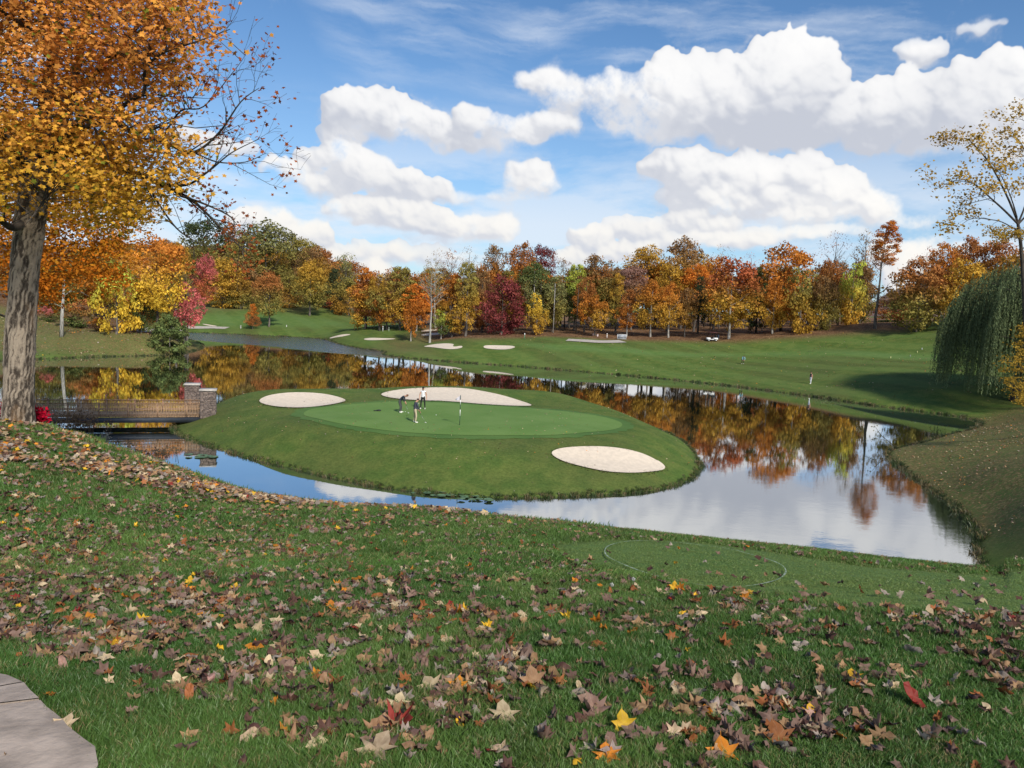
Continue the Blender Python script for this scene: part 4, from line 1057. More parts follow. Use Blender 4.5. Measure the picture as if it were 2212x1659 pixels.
def inpoly(P, x, y): return sdist(P, x, y)
S = []
while len(S) < 1020:
    x, y = rng.uniform(-190, 460, 400), rng.uniform(-260, 520, 400); s = inpoly(body, x, y)
    for i in range(400):
        dens = min(1, .25 + max(0, s[i]) / 70)
        if s[i] > -14 and rng.random() < dens:
            if 28 < x[i] < 104 and 320 < y[i] < 470 and rng.random() < .72: dy = rng.uniform(.4, 3)
            else: dy = rng.uniform(-2.6, 3.0)
            if dy < 0 and math.hypot(x[i] - 66, (y[i] - 420) * .8) < 62: dy = abs(dy) + .4
            S.append(rel([at(x[i], y[i], DM + dy)], base)[0])
S = np.array(S[:1020])
b = MB()
for c in S:
    d = allp - c; d2 = (d ** 2).sum(1) + np.where(allp[:, 2] > c[2] + .3, 1.5, 0); j = np.argmin(d2); p = allp[j]
    if d2[j] > .02: b.tube([p, p * .5 + c * .5 + (0, 0, .12), c], [.010, .007, .003], 3, cap=False)
def mcol(P):
    n = len(P); h = np.clip((P[:, 2] - 3.6) / 3.2, 0, 1) + rng.normal(0, .16, n); h = np.clip(h, 0, 1)[:, None]
    lo, mi, hi_ = np.array([.76, .48, .05]), np.array([.76, .40, .06]), np.array([.72, .31, .075])
    c = np.where(h < .5, lo + (mi - lo) * h * 2, mi + (hi_ - mi) * (h * 2 - 1))
    g = (rng.random(n) < .05)[:, None]; c = np.where(g, np.array([.20, .22, .03]), c)
    return c * rng.uniform(.6, 1.25, n)[:, None]
V1, F1, C1 = leaves_at(S, 48, (.31, .35, .13), .102, mcol, rng)
tp = np.array([t_[0] for t_ in tips]); pxv = tp[:, 0] / DM * FPX + (base[0] / DM * FPX + CXP)
sp = tp[(pxv > 330) & (rng.random(len(tp)) < np.where(pxv > 470, .34, .60))]
def mcol2(P): return np.array([.36, .10, .03]) * rng.uniform(.45, 1.25, len(P))[:, None]
V2, F2, C2 = leaves_at(sp, 7, (.13, .15, .10), .095, mcol2, rng)
link('twigs', b.mesh('twigs'), M['barkdark'], near)
link('crown', mesh_np('crown', np.r_[V1, V2], np.r_[F1, F2 + len(V1)], col=np.r_[C1, C2]), M['mleaf'], near)

# second maple a little farther, its trunk hidden by the first
def mid_maple():
    D = 42.0; bp = at(52, 850, D); bp[2] = hz(bp[0], bp[1])
    o = empty('maple_tree', bp); tag(o, 'orange-gold maple whose low crown shows right behind the big near trunk', 'tree')
    ln = smooth_line(rel(limb_pts([(50, 880, 0), (52, 780, 0), (60, 640, 0), (90, 500, 0), (110, 380, 0), (120, 280, 0)], D), bp), 5); ln[0][2] = min(ln[0][2], -.3)
    bb = MB(); bb.tube(ln, [.30 + (.06 - .30) * i / (len(ln) - 1) for i in range(len(ln))], 9); bb.build('trunk', M['bark'], o, True)
    bb = MB(); tt = []
    for q in range(16):
        i = rng.integers(len(ln) // 3, len(ln) - 1); a = rng.uniform(0, 6.28); L = rng.uniform(2.2, 4.6); e = [ln[i] + np.array([math.cos(a), math.sin(a), .35]) * L * k / 4 for k in range(5)]
        grow(bb, e, .08, .015, rng, 1, 1.6, tt, 4, gap=1.0)
    bb.build('limbs', M['barkdark'], o, True)
    poly = np.array([(-120,250),(60,230),(220,300),(330,390),(330,470),(290,520),(262,560),(270,610),(235,640),(190,618),(150,622),(110,668),(70,655),(20,640),(-30,600),(-120,600)], float); c = []
    while len(c) < 900:
        x, y = rng.uniform(-120, 330, 300), rng.uniform(230, 670, 300); s = inpoly(poly, x, y)
        c += [rel([at(x[i], y[i], D + rng.uniform(-3.2, 3.6))], bp)[0] for i in range(300) if s[i] > -4 and rng.random() < .3 + max(0, s[i]) / 60]
    def cf(P):
        h = np.clip((P[:, 2] - 9) / 6 + rng.normal(0, .25, len(P)), 0, 1)[:, None]
        return (np.array([.56, .17, .018]) * (1 - h) + np.array([.52, .27, .025]) * h) * rng.uniform(.6, 1.2, len(P))[:, None]
    V, F, C = leaves_at(np.array(c[:900]), 42, (.50, .52, .22), .175, cf, rng, (DIA, DIAF))
    link('crown', mesh_np('crown', V, F, col=C), M['mleaf'], o)
mid_maple()

def right_tree():
    D = 60.0; bp = at(2214, 960, D); bp[2] = hz(bp[0], bp[1])
    o = empty('bare_tree', bp); tag(o, 'tall half bare tree with thin yellow leaves at the right edge, before the willow', 'tree')
    bb = MB(); ln = smooth_line(rel(limb_pts([(2222, 960, 0), (2217, 800, 0), (2212, 640, 0), (2206, 540, 0), (2199, 484, 0)], D), bp), 5); ln[0][2] = -.4
    bb.tube(ln, [.17 - .06 * i / (len(ln) - 1) for i in range(len(ln))], 9, cap=False); bb.build('trunk', M['barkdark'], o, True)
    bb = MB(); tt = []
    for pp, r0 in (([(2199,484,0),(2170,455,-.5),(2140,428,-.8),(2108,400,-1),(2076,388,-1.2),(2020,405,-1.4)], .09), ([(2199,480,0),(2173,419,.4),(2136,351,.7),(2090,300,1),(2069,308,1)], .09), ([(2197,470,0),(2185,430,-.4),(2160,375,-.8),(2120,330,-1)], .06),
                   ([(2200,500,0),(2165,480,.6),(2136,474,.9),(2099,472,1.1),(2067,493,1.2)], .05), ([(2199,484,0),(2220,420,.3),(2215,330,.5),(2190,290,.6)], .08), ([(2200,484,0),(2250,430,0),(2290,380,0),(2330,330,0)], .08), 
                   ([(2204,540,0),(2240,520,.6),(2290,500,1),(2340,510,1)], .05), ([(2140,428,-.8),(2080,445,-1),(2052,470,-1.1)], .03), ([(2240,300,0),(2215,262,.2),(2180,255,.2)], .03)):
        grow(bb, smooth_line(rel(limb_pts(pp, D), bp), 4), r0, .012, rng, 2, 1.7, tt, 5, gap=.75, start=.25)
    bb.build('limbs', M['barkdark'], o, True)
    tp_ = np.array([q[0] for q in tt]); k = rng.random(len(tp_)) < .8
    V, F, C = leaves_at(tp_[k], 20, (.38, .38, .20), .24, lambda P: np.array([.50, .31, .05]) * rng.uniform(.5, 1.2, len(P))[:, None], rng, (DIA, DIAF))
    # one low golden bough in front of the willow and a flat yellow tier under the fork
    cc = []
    for _ in range(75):
        y = rng.uniform(700, 875); x = 2212 - (1 - abs(y - 800) / 105) * 60 * rng.random() ** .8 + 20 * rng.random(); cc.append(rel([at(x, y, D - 1.5 + rng.normal(0, .9))], bp)[0])
    for _ in range(40): cc.append(rel([at(rng.uniform(2150, 2212), 505 + rng.normal(0, 7), D + rng.normal(0, .8))], bp)[0])
    V2, F2, C2 = leaves_at(np.array(cc), 20, (.30, .35, .12), .19, lambda P: np.array([.42, .27, .045]) * rng.uniform(.5, 1.15, len(P))[:, None], rng, (DIA, DIAF))
    link('crown', mesh_np('crown', np.r_[V, V2], np.r_[F, F2 + len(V)], col=np.r_[C, C2]), M['mleaf'], o)
    bb = MB()
    for y in (730, 780, 830): bb.tube(rel([at(2212, y + 20, D), at(2185, y, D - 1), at(2160, y - 4, D - 1.6)], bp), [.04, .025, .01], 4)
    bb.build('low_bough', M['barkdark'], o)
right_tree()

def willow():
    D = 92.0; bp = at(2190, 875, D); bp[2] = hz(bp[0], bp[1])
    o = empty('weeping_willow', bp); tag(o, 'dark blue-green weeping willow hanging to the grass at the right edge', 'tree')
    bb = MB(); bb.tube([(0, 0, -.4), (.1, 0, 1.5), (.2, .1, 4), (.6, 0, 8)], [.62, .5, .42, .25], 10, cap=False); bb.tube([(.1, 0, 1.2), (1.1, .2, 3), (2.0, .3, 6)], [.3, .24, .15], 8); bb.build('trunk', M['barkdark'], o, True)
    bb = MB(); Vs = []; Fs = []; Cs = []; n0 = 0
    tops = []
    for k in range(3000):
        a = rng.uniform(0, 6.28); rr_ = math.sqrt(rng.random()); rad = 7.9 * rr_
        if rng.random() < .5: rr_ = rng.uniform(.72, 1.0); rad = 7.9 * rr_
        lob = 1 + .12 * math.sin(3 * a + 1) + .10 * math.sin(7 * a) + .07 * math.sin(13 * a + 2)
        zt = 1.4 + 14.2 * (1 - (rr_ ** 3.2) * .50) + rng.normal(0, .6)
        x, y = rad * lob * math.cos(a), rad * lob * math.sin(a)
        L = min(zt - rng.uniform(.5, 2.4), rng.uniform(2.5, 10.5)); m = int(L / .17)
        if m < 3: continue
        tt = np.arange(m) / m; out = .55 * (1 - (1 - tt) ** 2)
        px = x + math.cos(a) * out + rng.normal(0, .04, m); py = y + math.sin(a) * out + rng.normal(0, .04, m); pz = zt - tt * L + .25 * np.sin(tt * 3)
        P = np.c_[px, py, pz]; d = rng.normal(size=(m, 3)); d[:, 2] = rng.normal(0, .25, m)
        V, F = stamp(DIA * np.array([1.5, .9, 1]), DIAF, P, rot_from(d, np.full(m, 1.57) + rng.normal(0, .5, m)), .17 * rng.uniform(.7, 1.3, m))
        Vs.append(V); Fs.append(F + n0); n0 += len(V)
        c = np.array([.15, .19, .09]) * rng.uniform(.6, 1.3) * rng.uniform(.7, 1.3, m)[:, None]; Cs.append(np.repeat(c, 4, 0))
        if k % 9 == 0: bb.tube([(.4, 0, 7), (x * .4, y * .4, zt - .3), (x, y, zt)], [.10, .06, .015], 4, cap=False)
    bb.build('limbs', M['barkdark'], o)
    link('crown', mesh_np('crown', np.concatenate(Vs), np.concatenate(Fs), col=np.concatenate(Cs)), M['mleaf'], o)
willow()
# ------------------------------------------------------------------ turf, fallen leaves, shore growth
def blade_mat():
    m, t = new_mat('grass_blades'); a = t.attr('tint', 'INSTANCER'); s = t.new('ShaderNodeSeparateColor', {0: t.attr('col')})
    c = t.mix(1.0, a, t.new('ShaderNodeCombineColor', {0: s.outputs[0], 1: s.outputs[1], 2: s.outputs[0]}).outputs[0], 'MULTIPLY')
    d = t.new('ShaderNodeBsdfDiffuse', {'Color': c}); tr = t.new('ShaderNodeBsdfTranslucent', {'Color': c})
    g = t.new('ShaderNodeBsdfGlossy', {'Color': (.5, .5, .5, 1), 'Roughness': .45})
    mx = t.new('ShaderNodeMixShader', {0: .35, 1: d.outputs[0], 2: tr.outputs[0]}); m2 = t.new('ShaderNodeMixShader', {0: .05, 1: mx.outputs[0], 2: g.outputs[0]})
    finish(t, m2.outputs[0]); return m
M['blade'] = blade_mat()
def tuft(seed, n, rad, h, w, lean=.5):
    r = np.random.default_rng(seed); V = []; F = []; C = []
    for i in range(n):
        a, q = r.uniform(0, 6.28), rad * math.sqrt(r.random()); x, y = q * math.cos(a), q * math.sin(a); hh = h * r.uniform(.5, 1.15); d = r.uniform(0, 6.28); le = lean * hh * r.uniform(.2, 1.2)
        f = r.uniform(0, 6.28); wx, wy = w * .5 * math.cos(f), w * .5 * math.sin(f); k = len(V)
        V += [(x - wx, y - wy, -.01), (x + wx, y + wy, -.01), (x + wx * .8 + le * .35 * math.cos(d), y + wy * .8 + le * .35 * math.sin(d), hh * .6), (x - wx * .8 + le * .35 * math.cos(d), y - wy * .8 + le * .35 * math.sin(d), hh * .6), (x + le * math.cos(d), y + le * math.sin(d), hh)]
        F += [(k, k + 1, k + 2), (k, k + 2, k + 3), (k + 3, k + 2, k + 4)]; b_ = r.uniform(.7, 1.3); g_ = b_ * r.uniform(.92, 1.1)
        C += [(b_ * .75, g_ * .75, 0)] * 2 + [(b_, g_, 0)] * 2 + [(b_ * 1.25, g_ * 1.15, 0)]
    return mesh_np('grass_tuft', V, np.array(F), col=np.array(C))
def scatter(name, proto_me, P, scl, tint, kind='stuff', label=None, cat=None, tilt=0.12, group=None):
    n = len(P); me = bpy.data.meshes.new(name); me.vertices.add(n); me.vertices.foreach_set('co', np.asarray(P, np.float32).ravel())
    rot = np.c_[NR.normal(0, tilt, n), NR.normal(0, tilt, n), NR.uniform(0, 6.28, n)].astype(np.float32)
    a = me.attributes.new('rot', 'FLOAT_VECTOR', 'POINT'); a.data.foreach_set('vector', rot.ravel())
    a = me.attributes.new('scl', 'FLOAT_VECTOR', 'POINT'); a.data.foreach_set('vector', np.asarray(scl, np.float32).ravel())
    a = me.attributes.new('tint', 'FLOAT_VECTOR', 'POINT'); a.data.foreach_set('vector', np.asarray(tint, np.float32).ravel())
    o = link(name, me); proto = bpy.data.objects.new(name + '_source', proto_me); 
    if not proto_me.materials: proto_me.materials.append(M['blade'])
    g = bpy.data.node_groups.new(name, 'GeometryNodeTree'); g.interface.new_socket('G', in_out='INPUT', socket_type='NodeSocketGeometry'); g.interface.new_socket('G', in_out='OUTPUT', socket_type='NodeSocketGeometry')
    N = g.nodes; gi = N.new('NodeGroupInput'); go = N.new('NodeGroupOutput'); iop = N.new('GeometryNodeInstanceOnPoints'); oi = N.new('GeometryNodeObjectInfo'); oi.inputs[0].default_value = proto
    ra = N.new('GeometryNodeInputNamedAttribute'); ra.data_type = 'FLOAT_VECTOR'; ra.inputs[0].default_value = 'rot'; sa = N.new('GeometryNodeInputNamedAttribute'); sa.data_type = 'FLOAT_VECTOR'; sa.inputs[0].default_value = 'scl'
    L = g.links; L.new(gi.outputs[0], iop.inputs['Points']); L.new(oi.outputs['Geometry'], iop.inputs['Instance']); L.new(ra.outputs[0], iop.inputs['Rotation']); L.new(sa.outputs[0], iop.inputs['Scale']); L.new(iop.outputs[0], go.inputs[0])
    md = o.modifiers.new('scatter', 'NODES'); md.node_group = g
    tag(o, label, cat, group, kind); return o
def vn(x, y, s, seed=0):
    """cheap smooth value noise 0..1"""
    r = np.random.default_rng(seed); g = r.random((64, 64)); u = (x * s) % 63; v = (y * s) % 63; i = u.astype(int); j = v.astype(int); fx = u - i; fy = v - j; fx = fx * fx * (3 - 2 * fx); fy = fy * fy * (3 - 2 * fy)
    return (g[i, j] * (1 - fx) + g[i + 1, j] * fx) * (1 - fy) + (g[i, j + 1] * (1 - fx) + g[i + 1, j + 1] * fx) * fy
PATHPX = [(-160,1440),(0,1474),(21,1478),(50,1494),(62,1512),(85,1536),(117,1562),(146,1594),(186,1620),(202,1639),(212,1680),(200,1800),(-160,1800)]
path_poly = np.array([hit(x, y, 1.2, 60) for x, y in PATHPX])
def wedge(n, y0, y1, k=.75, pw=1.0):
    Y = y0 * (y1 / y0) ** (NR.random(n) ** pw); X = NR.uniform(-k, k, n) * Y; return X, Y
def grass(n, y0, y1, pro, name, s0, lab, hmul=1.0, area=None, lush=1.0):
    X, Y = wedge(n, y0, y1)
    sd = -sdist(lake_s, X, Y); m = (sd > .1) & (sdist(path_poly, X, Y) < -.02)
    if area is not None: m &= area(X, Y)
    m &= ~((sdist(TEE, X, Y) > 0) & (NR.random(len(X)) < .6))
    X, Y = X[m], Y[m]; Z = height(X, Y); te = np.clip(sdist(TEE, X, Y) / .15 + .5, 0, 1); n = len(X)
    s = s0 * NR.uniform(.75, 1.25, n); hh = s * (1 - .80 * te) * (.75 + .6 * vn(X, Y, 1.7, 3)) * hmul
    a, b_ = vn(X, Y, .5, 1)[:, None], vn(X, Y, 2.6, 2)[:, None]
    c = np.array([.070, .165, .032]) * (1 - a) + np.array([.130, .215, .048]) * a; c = c * (.75 + .5 * b_)
    c = np.where((NR.random(n) < .09)[:, None], np.array([.28, .24, .10]), c)
    c = c * (1 - te[:, None]) + np.array([.185, .255, .070]) * te[:, None]
    return scatter(name, pro, np.c_[X, Y, Z], np.c_[s * (1 - .3 * te), s * (1 - .3 * te), hh], c * lush, label=lab, cat='grass')
grass(46000, 2.2, 7.0, tuft(1, 24, .048, .036, .0032, .8), 'lawn_grass', 1.0, 'green lawn grass nearest the viewer, among the fallen leaves')
grass(42000, 6.5, 15.5, tuft(2, 20, .075, .036, .005, .8), 'hillside_grass', 1.25, 'green grass on the slope down to the tee ring')
grass(20000, 14.5, 38.0, tuft(3, 18, .16, .055, .010, .7), 'bank_grass', 1.3, 'grass and dry stalks on the left bank above the water', area=lambda x, y: (x < 2))

# individual fallen leaves
def leaf_mesh(seed, curl, fold, cup, kind='maple'):
    r = np.random.default_rng(seed); out = np.array(_ml) * (1 + r.normal(0, .05, (14, 1)))
    if kind == 'oval': a = np.linspace(0, 2 * np.pi, 14, endpoint=False); out = np.c_[.27 * np.sin(a) * (1 - .2 * np.cos(a)), -.5 * np.cos(a)]
    P = np.r_[[(0, 0)], out * .5, out]; x, y = P[:, 0], P[:, 1]
    z = cup * (x * x + y * y) + fold * np.abs(x) + curl * np.maximum(0, y) ** 2 * 1.6 - curl * .6 * np.minimum(0, y) ** 2 + r.normal(0, .055, len(P)) * (1 + 2 * abs(cup))
    X = x * (1 - .35 * abs(fold)); ang = cup * x * 2.2; V = [(X[i], y[i], z[i]) for i in range(len(P))]
    F4 = []; F3 = [(0, 1 + i, 1 + (i + 1) % 14) for i in range(14)]
    F4 = [(1 + i, 15 + i, 15 + (i + 1) % 14, 1 + (i + 1) % 14) for i in range(14)]
    k = len(V); V += [(-.008, .28, z[8] * .4), (.008, .28, z[8] * .4), (.05, .66, .0), (.04, .67, .0)] if kind == 'maple' else [(-.008, .5, 0), (.008, .5, 0), (.03, .8, .04), (.02, .81, .04)]
    F4.append((k, k + 1, k + 2, k + 3))
    V = np.array(V); V[:, 2] -= np.percentile(V[:, 2], 12)
    return V, F4, F3
def fleaf_mat(name, obj):
    m, t = new_mat(name); c = t.attr('tint', 'OBJECT') if obj else t.attr('col'); oc = t.new('ShaderNodeTexCoord').outputs['Object']
    n = t.noise(oc, 5.0 if obj else 40, 4, .6); c = t.mix(t.ramp(n, .35, .7, 0, .45), c, t.mix(1.0, c, (.45, .36, .30), 'MULTIPLY'))
    if obj:
        sp = t.new('ShaderNodeSeparateXYZ', {0: oc}); v = t.m('ABSOLUTE', t.m('SINE', t.m('MULTIPLY', t.m('ARCTAN2', sp.outputs[0], sp.outputs[1]), 3.5)))
        c = t.mix(t.ramp(v, 0, .14, .30, 0), c, t.mix(.5, c, (.7, .6, .45)))
    d = t.new('ShaderNodeBsdfPrincipled', {'Base Color': c, 'Roughness': .6, 'Specular IOR Level': .25}); tr = t.new('ShaderNodeBsdfTranslucent', {'Color': c})
    mx = t.new('ShaderNodeMixShader', {0: .2, 1: d.outputs[0], 2: tr.outputs[0]}); finish(t, mx.outputs[0]); return m
M['fl'] = fleaf_mat('fallen_leaf', True); M['fls'] = fleaf_mat('fallen_leaves', False)
LV = {'flat': [leaf_mesh(s, .05, .10, .05) for s in (1, 2)], 'curled': [leaf_mesh(3, .55, .35, .35), leaf_mesh(4, -.4, .55, .5), leaf_mesh(5, .3, -.5, -.5), leaf_mesh(6, .7, .2, -.45), leaf_mesh(7, -.5, -.3, .7)], 'oval': [leaf_mesh(8, .3, .35, .2, 'oval'), leaf_mesh(9, -.3, .5, .5, 'oval')]}
LM = {k: [mesh_np('fallen_leaf', v, [np.array(f4), np.array(f3)]) for v, f4, f3 in L] for k, L in LV.items()}
for L in LM.values():
    for me in L: me.materials.append(M['fl'])
TINT = {'mauve': ((.235,.15,.115), 'dull mauve-brown curled maple leaf on the grass'), 'tan': ((.36,.22,.115), 'tan-brown dry maple leaf on the grass'), 'cream': ((.58,.45,.28), 'cream coloured dry maple leaf on the grass'), 'grey': ((.36,.30,.25), 'grey-buff crumpled leaf on the grass'),
        'rust': ((.33,.12,.04), 'rusty brown leaf on the grass'), 'dark': ((.12,.06,.045), 'dark brown shrivelled leaf on the grass'), 'orange': ((.72,.27,.03), 'bright orange maple leaf on the grass'), 'yellow': ((.80,.48,.035), 'bright yellow maple leaf on the grass'), 'red': ((.30,.04,.03), 'red leaf on the grass'), 'pink': ((.42,.25,.20), 'pinkish pale leaf on the grass')}
def put_leaf(x, y, tint, kind, size, label, tilt=.35, up=.045, rz=None, group=None, stand=None):
    o = link('fallen_leaf', R.choice(LM[kind]), None)
    o.location = (x, y, hz(x, y) + up); o.scale = (size,) * 3
    o.rotation_euler = (R.gauss(0, tilt), R.gauss(0, tilt), R.uniform(0, 6.28)) if stand is None else (stand, R.uniform(-.2, .2), rz or 0)
    c = TINT[tint][0]; j = R.uniform(.75, 1.2); o['tint'] = [c[0] * j, c[1] * j * R.uniform(.93, 1.05), c[2] * j]
    tag(o, label, 'leaf', group); return o
HERO = [((1456,1280),'yellow','flat',.115,'bright yellow maple leaf standing upright just below the tee ring',1.2),((1620,1289),'yellow','flat',.07,'small yellow leaf right below the tee ring',.6),((858,1582),'red','curled',.19,'large deep red crumpled leaf low in the middle of the lawn',None),
 ((1086,1563),'cream','flat',.17,'large peach-cream maple leaf lying low in the middle with a long stem',.5),((1127,1431),'cream','flat',.15,'pale yellow maple leaf with pointed lobes in the middle of the lawn',.35),((928,1497),'cream','flat',.16,'broad pale cream maple leaf left of an orange one',.2),((988,1496),'orange','flat',.12,'dull orange maple leaf right of the broad cream one',.7),
 ((1345,1588),'yellow','flat',.13,'bright orange-yellow maple leaf standing low right of the middle',1.2),((860,1538),'cream','flat',.13,'cream-yellow star shaped maple leaf above the large deep red leaf',.6),((829,1590),'tan','flat',.15,'golden tan maple leaf touching the deep red leaf from the left',.5),((1680,1610),'rust','flat',.17,'big rust orange maple leaf low on the right half of the lawn',.7),
 ((1968,1530),'red','oval',.17,'vermilion red oval leaf standing in the grass on the right',.9),((1841,1478),'yellow','flat',.12,'yellow maple leaf in the grass right of centre',.4),((1590,1501),'cream','oval',.11,'pale yellow narrow leaf standing alone right of centre',.9),((410,1267),'yellow','flat',.11,'bright orange-yellow maple leaf in the left half of the lawn',.9),((508,1283),'yellow','flat',.10,'yellow leaf standing right of the orange-yellow one in the left half',1.1),
 ((370,1190),'cream','flat',.11,'pale lemon maple leaf alone on the green left slope',.9),((1282,1550),'pink','curled',.17,'pink and cream rolled leaf right of the middle',.4),((715,1318),'orange','flat',.12,'golden orange leaf half folded in the left middle of the lawn',.4),((1560,1644),'orange','flat',.16,'salmon orange maple leaf cut by the lower edge of the picture',.6),((815,1640),'cream','flat',.20,'large buff maple leaf with dark veins at the bottom left of the middle',.4),
 ((1310,1652),'orange','flat',.14,'pale orange maple leaf at the very bottom edge',.3),((160,1432),'mauve','curled',.20,'wide mauve-brown leaf spread like a bat at the left',.2),((140,1582),'cream','flat',.13,'pale yellow maple leaf lying against the stone path',.3),((885,1390),'grey','curled',.13,'whitish crumpled leaf in the left middle of the lawn',.3),((1140,1430),'mauve','curled',.20,'large dusky purple leaf under the pale pointed one',.2),
 ((538,1611),'cream','oval',.11,'peach coloured oval leaf low on the left lawn',.3),((1150,1490),'tan','flat',.16,'golden brown maple leaf standing in a heap in the middle',.9),((410,1520),'rust','oval',.10,'orange brown oval leaf standing above the path',1.2),((1750,1555),'yellow','flat',.10,'small bright yellow leaf right of the rust orange one',.5)]
used = []
for (p, ti, kd, sz, lab, st) in HERO:
    q_ = hit(*p, 1.5, 60); used.append(q_); put_leaf(q_[0], q_[1], ti, kd, sz * .80, lab, stand=None if st is None else st * .8, rz=R.uniform(-.5, .5), up=.035 if (st or 0) < .8 else .05)
X, Y = wedge(26000, 2.55, 15.5, .72, .62); te = sdist(TEE, X, Y); dens = .30 + .8 * np.clip((vn(X, Y, 2.3, 11) - .42) * 3.2, 0, 1)
dens *= np.where(te > 0, .05, 1) * np.where((te > -2.2) & (te <= 0), .45, 1) * np.where(X < -.25 * Y, 1.25, 1) * np.clip(1.1 - .0 * Y, 0, 1) * np.where((X > .25 * Y) & (Y > 6), .7, 1)
dens *= np.where(sdist(path_poly, X, Y) > -.25, .08, 1)
m = NR.random(26000) < dens * .66; X, Y = X[m], Y[m]
names = list(TINT); wts = np.array([.34, .26, .06, .11, .08, .13, .012, .006, .004, .015]); wts /= wts.sum()
TI = NR.choice(len(names), len(X), p=wts); SZ = NR.uniform(.045, .094, len(X)) * np.where(NR.random(len(X)) < .25, .7, 1)
rank = np.argsort(-(SZ / np.hypot(X, Y)))
LMK = [(p[0], p[1], 'the ' + re.split(r' with | in | lying | standing | below | right | left | above | alone | touching | low | spread | cut | under | half | at ', l)[0]) for (p, _, _, _, l, _) in HERO]
def to_px(x, y):
    p = np.array([x, y, hz(x, y) - CAMZ]); d = p @ _F; return CXP + FPX * (p @ _R) / d, CYP - FPX * (p @ _U) / d
grp_l = {}
for i in rank[:270]:
    u, v_ = to_px(float(X[i]), float(Y[i])); j = min(range(len(LMK)), key=lambda q: math.hypot(LMK[q][0] - u, 1.6 * (LMK[q][1] - v_))); du, dv = u - LMK[j][0], v_ - LMK[j][1]
    side = ('right of' if du > 0 else 'left of') if abs(du) > 1.2 * abs(dv) else ('below' if dv > 0 else 'above')
    grp_l.setdefault((names[TI[i]], j, side), []).append((math.hypot(du, dv), i))
LLAB = {}; ORD = ['nearest', 'second nearest', 'third nearest', 'fourth nearest', 'fifth nearest', 'sixth nearest', 'seventh nearest', 'eighth nearest']
CW_ = {'mauve': 'dull mauve-brown', 'tan': 'tan-brown', 'cream': 'cream', 'grey': 'grey-buff', 'rust': 'rusty brown', 'dark': 'dark brown', 'orange': 'orange', 'yellow': 'yellow', 'red': 'red', 'pink': 'pinkish'}
for (nm, j, side), L_ in grp_l.items():
    for q_, (_, i) in enumerate(sorted(L_)): LLAB[i] = (CW_[nm] + ' fallen leaf ' + side + ' ' + LMK[j][2]) if len(L_) == 1 else ORD[min(q_, 7)] + ' ' + CW_[nm] + ' leaf ' + side + ' ' + LMK[j][2]
for i in rank[:270]:
    nm = names[TI[i]]; kd = 'flat' if nm in ('orange', 'yellow', 'cream') and R.random() < .7 else ('oval' if R.random() < .15 else 'curled')
    put_leaf(float(X[i]), float(Y[i]), nm, kd, float(SZ[i]) * 1.12, LLAB[i], group='fallen leaves nearest the viewer', tilt=.45, up=.03)
def leaf_stuff(name, X, Y, SZ, TI, label, tm=None, up=.035, bright=1.0):
    allL = LV['curled'] + LV['flat'] + LV['oval']; Vs, F4s, F3s, Cs = [], [], [], []; n0 = 0; Z = height(X, Y) + up; pick = NR.integers(0, len(allL), len(X)) if tm is None else np.zeros(len(X), int)
    nrm = NR.normal(size=(len(X), 3)) * .42 + (0, 0, 1); RO = rot_from(nrm, NR.random(len(X)) * 6.28)
    for k in range(len(allL) if tm is None else 1):
        s = pick == k
        if tm is None: tv = allL[k][0]; f4 = np.array(allL[k][1]); f3 = np.array(allL[k][2])
        else: tv, f3 = tm; f4 = np.zeros((0, 4), int)
        P = np.c_[X[s], Y[s], Z[s]]; off = (np.arange(s.sum()) * len(tv))[:, None, None] + n0
        V, _ = stamp(tv, f3, P, RO[s], SZ[s]); Vs.append(V)
        F3s.append((f3[None] + off).reshape(-1, 3)); 
        if len(f4): F4s.append((f4[None] + off).reshape(-1, 4))
        c = np.array([TINT[names[t_]][0] for t_ in TI[s]]) * NR.uniform(.7, 1.2, (s.sum(), 1)) * bright; Cs.append(np.repeat(c, len(tv), 0)); n0 += len(V)
    F = [np.concatenate(F3s)] + ([np.concatenate(F4s)] if F4s else [])
    # faces are stored quads after triangles
    o = link(name, mesh_np(name, np.concatenate(Vs), F, col=np.concatenate(Cs)), M['fls']); tag(o, label, 'leaves', None, 'stuff'); return o
r2 = rank[270:]
leaf_stuff('fallen_leaves', X[r2], Y[r2], SZ[r2] * 1.1, TI[r2], 'countless dry brown leaves strewn over the lawn and slope')
# dense drift down the left bank
X, Y = wedge(130000, 11, 48, .75); m = (X < 3) & (sdist(lb, X, Y) > -1.2) & (-sdist(lake_s, X, Y) > .2); X, Y = X[m], Y[m]
m = NR.random(len(X)) < .35 + .65 * np.clip((vn(X, Y, .9, 5) - .3) * 2.5, 0, 1); X, Y = X[m][:30000], Y[m][:30000]
wl = np.array([.16, .36, .14, .12, .09, .06, .03, .02, .005, .015]); wl /= wl.sum()
leaf_stuff('bank_leaves', X, Y, NR.uniform(.10, .17, len(X)), NR.choice(len(names), len(X), p=wl), 'thick drift of tan leaves on the left bank', tm=(MP5, MP5F), up=.075, bright=1.15)
def to_pxv(X, Y):
    P = np.c_[X, Y, height(X, Y) - CAMZ]; d = P @ _F; return CXP + FPX * (P @ _R) / d, CYP - FPX * (P @ _U) / d
BAND = np.array([(-60,890),(91,905),(187,930),(277,962),(386,1000),(550,1055),(737,1080),(1004,1092),(1260,1118),(1260,1140),(1000,1124),(800,1122),(620,1116),(480,1105),(380,1085),(280,1062),(180,1045),(-60,1040)], float)
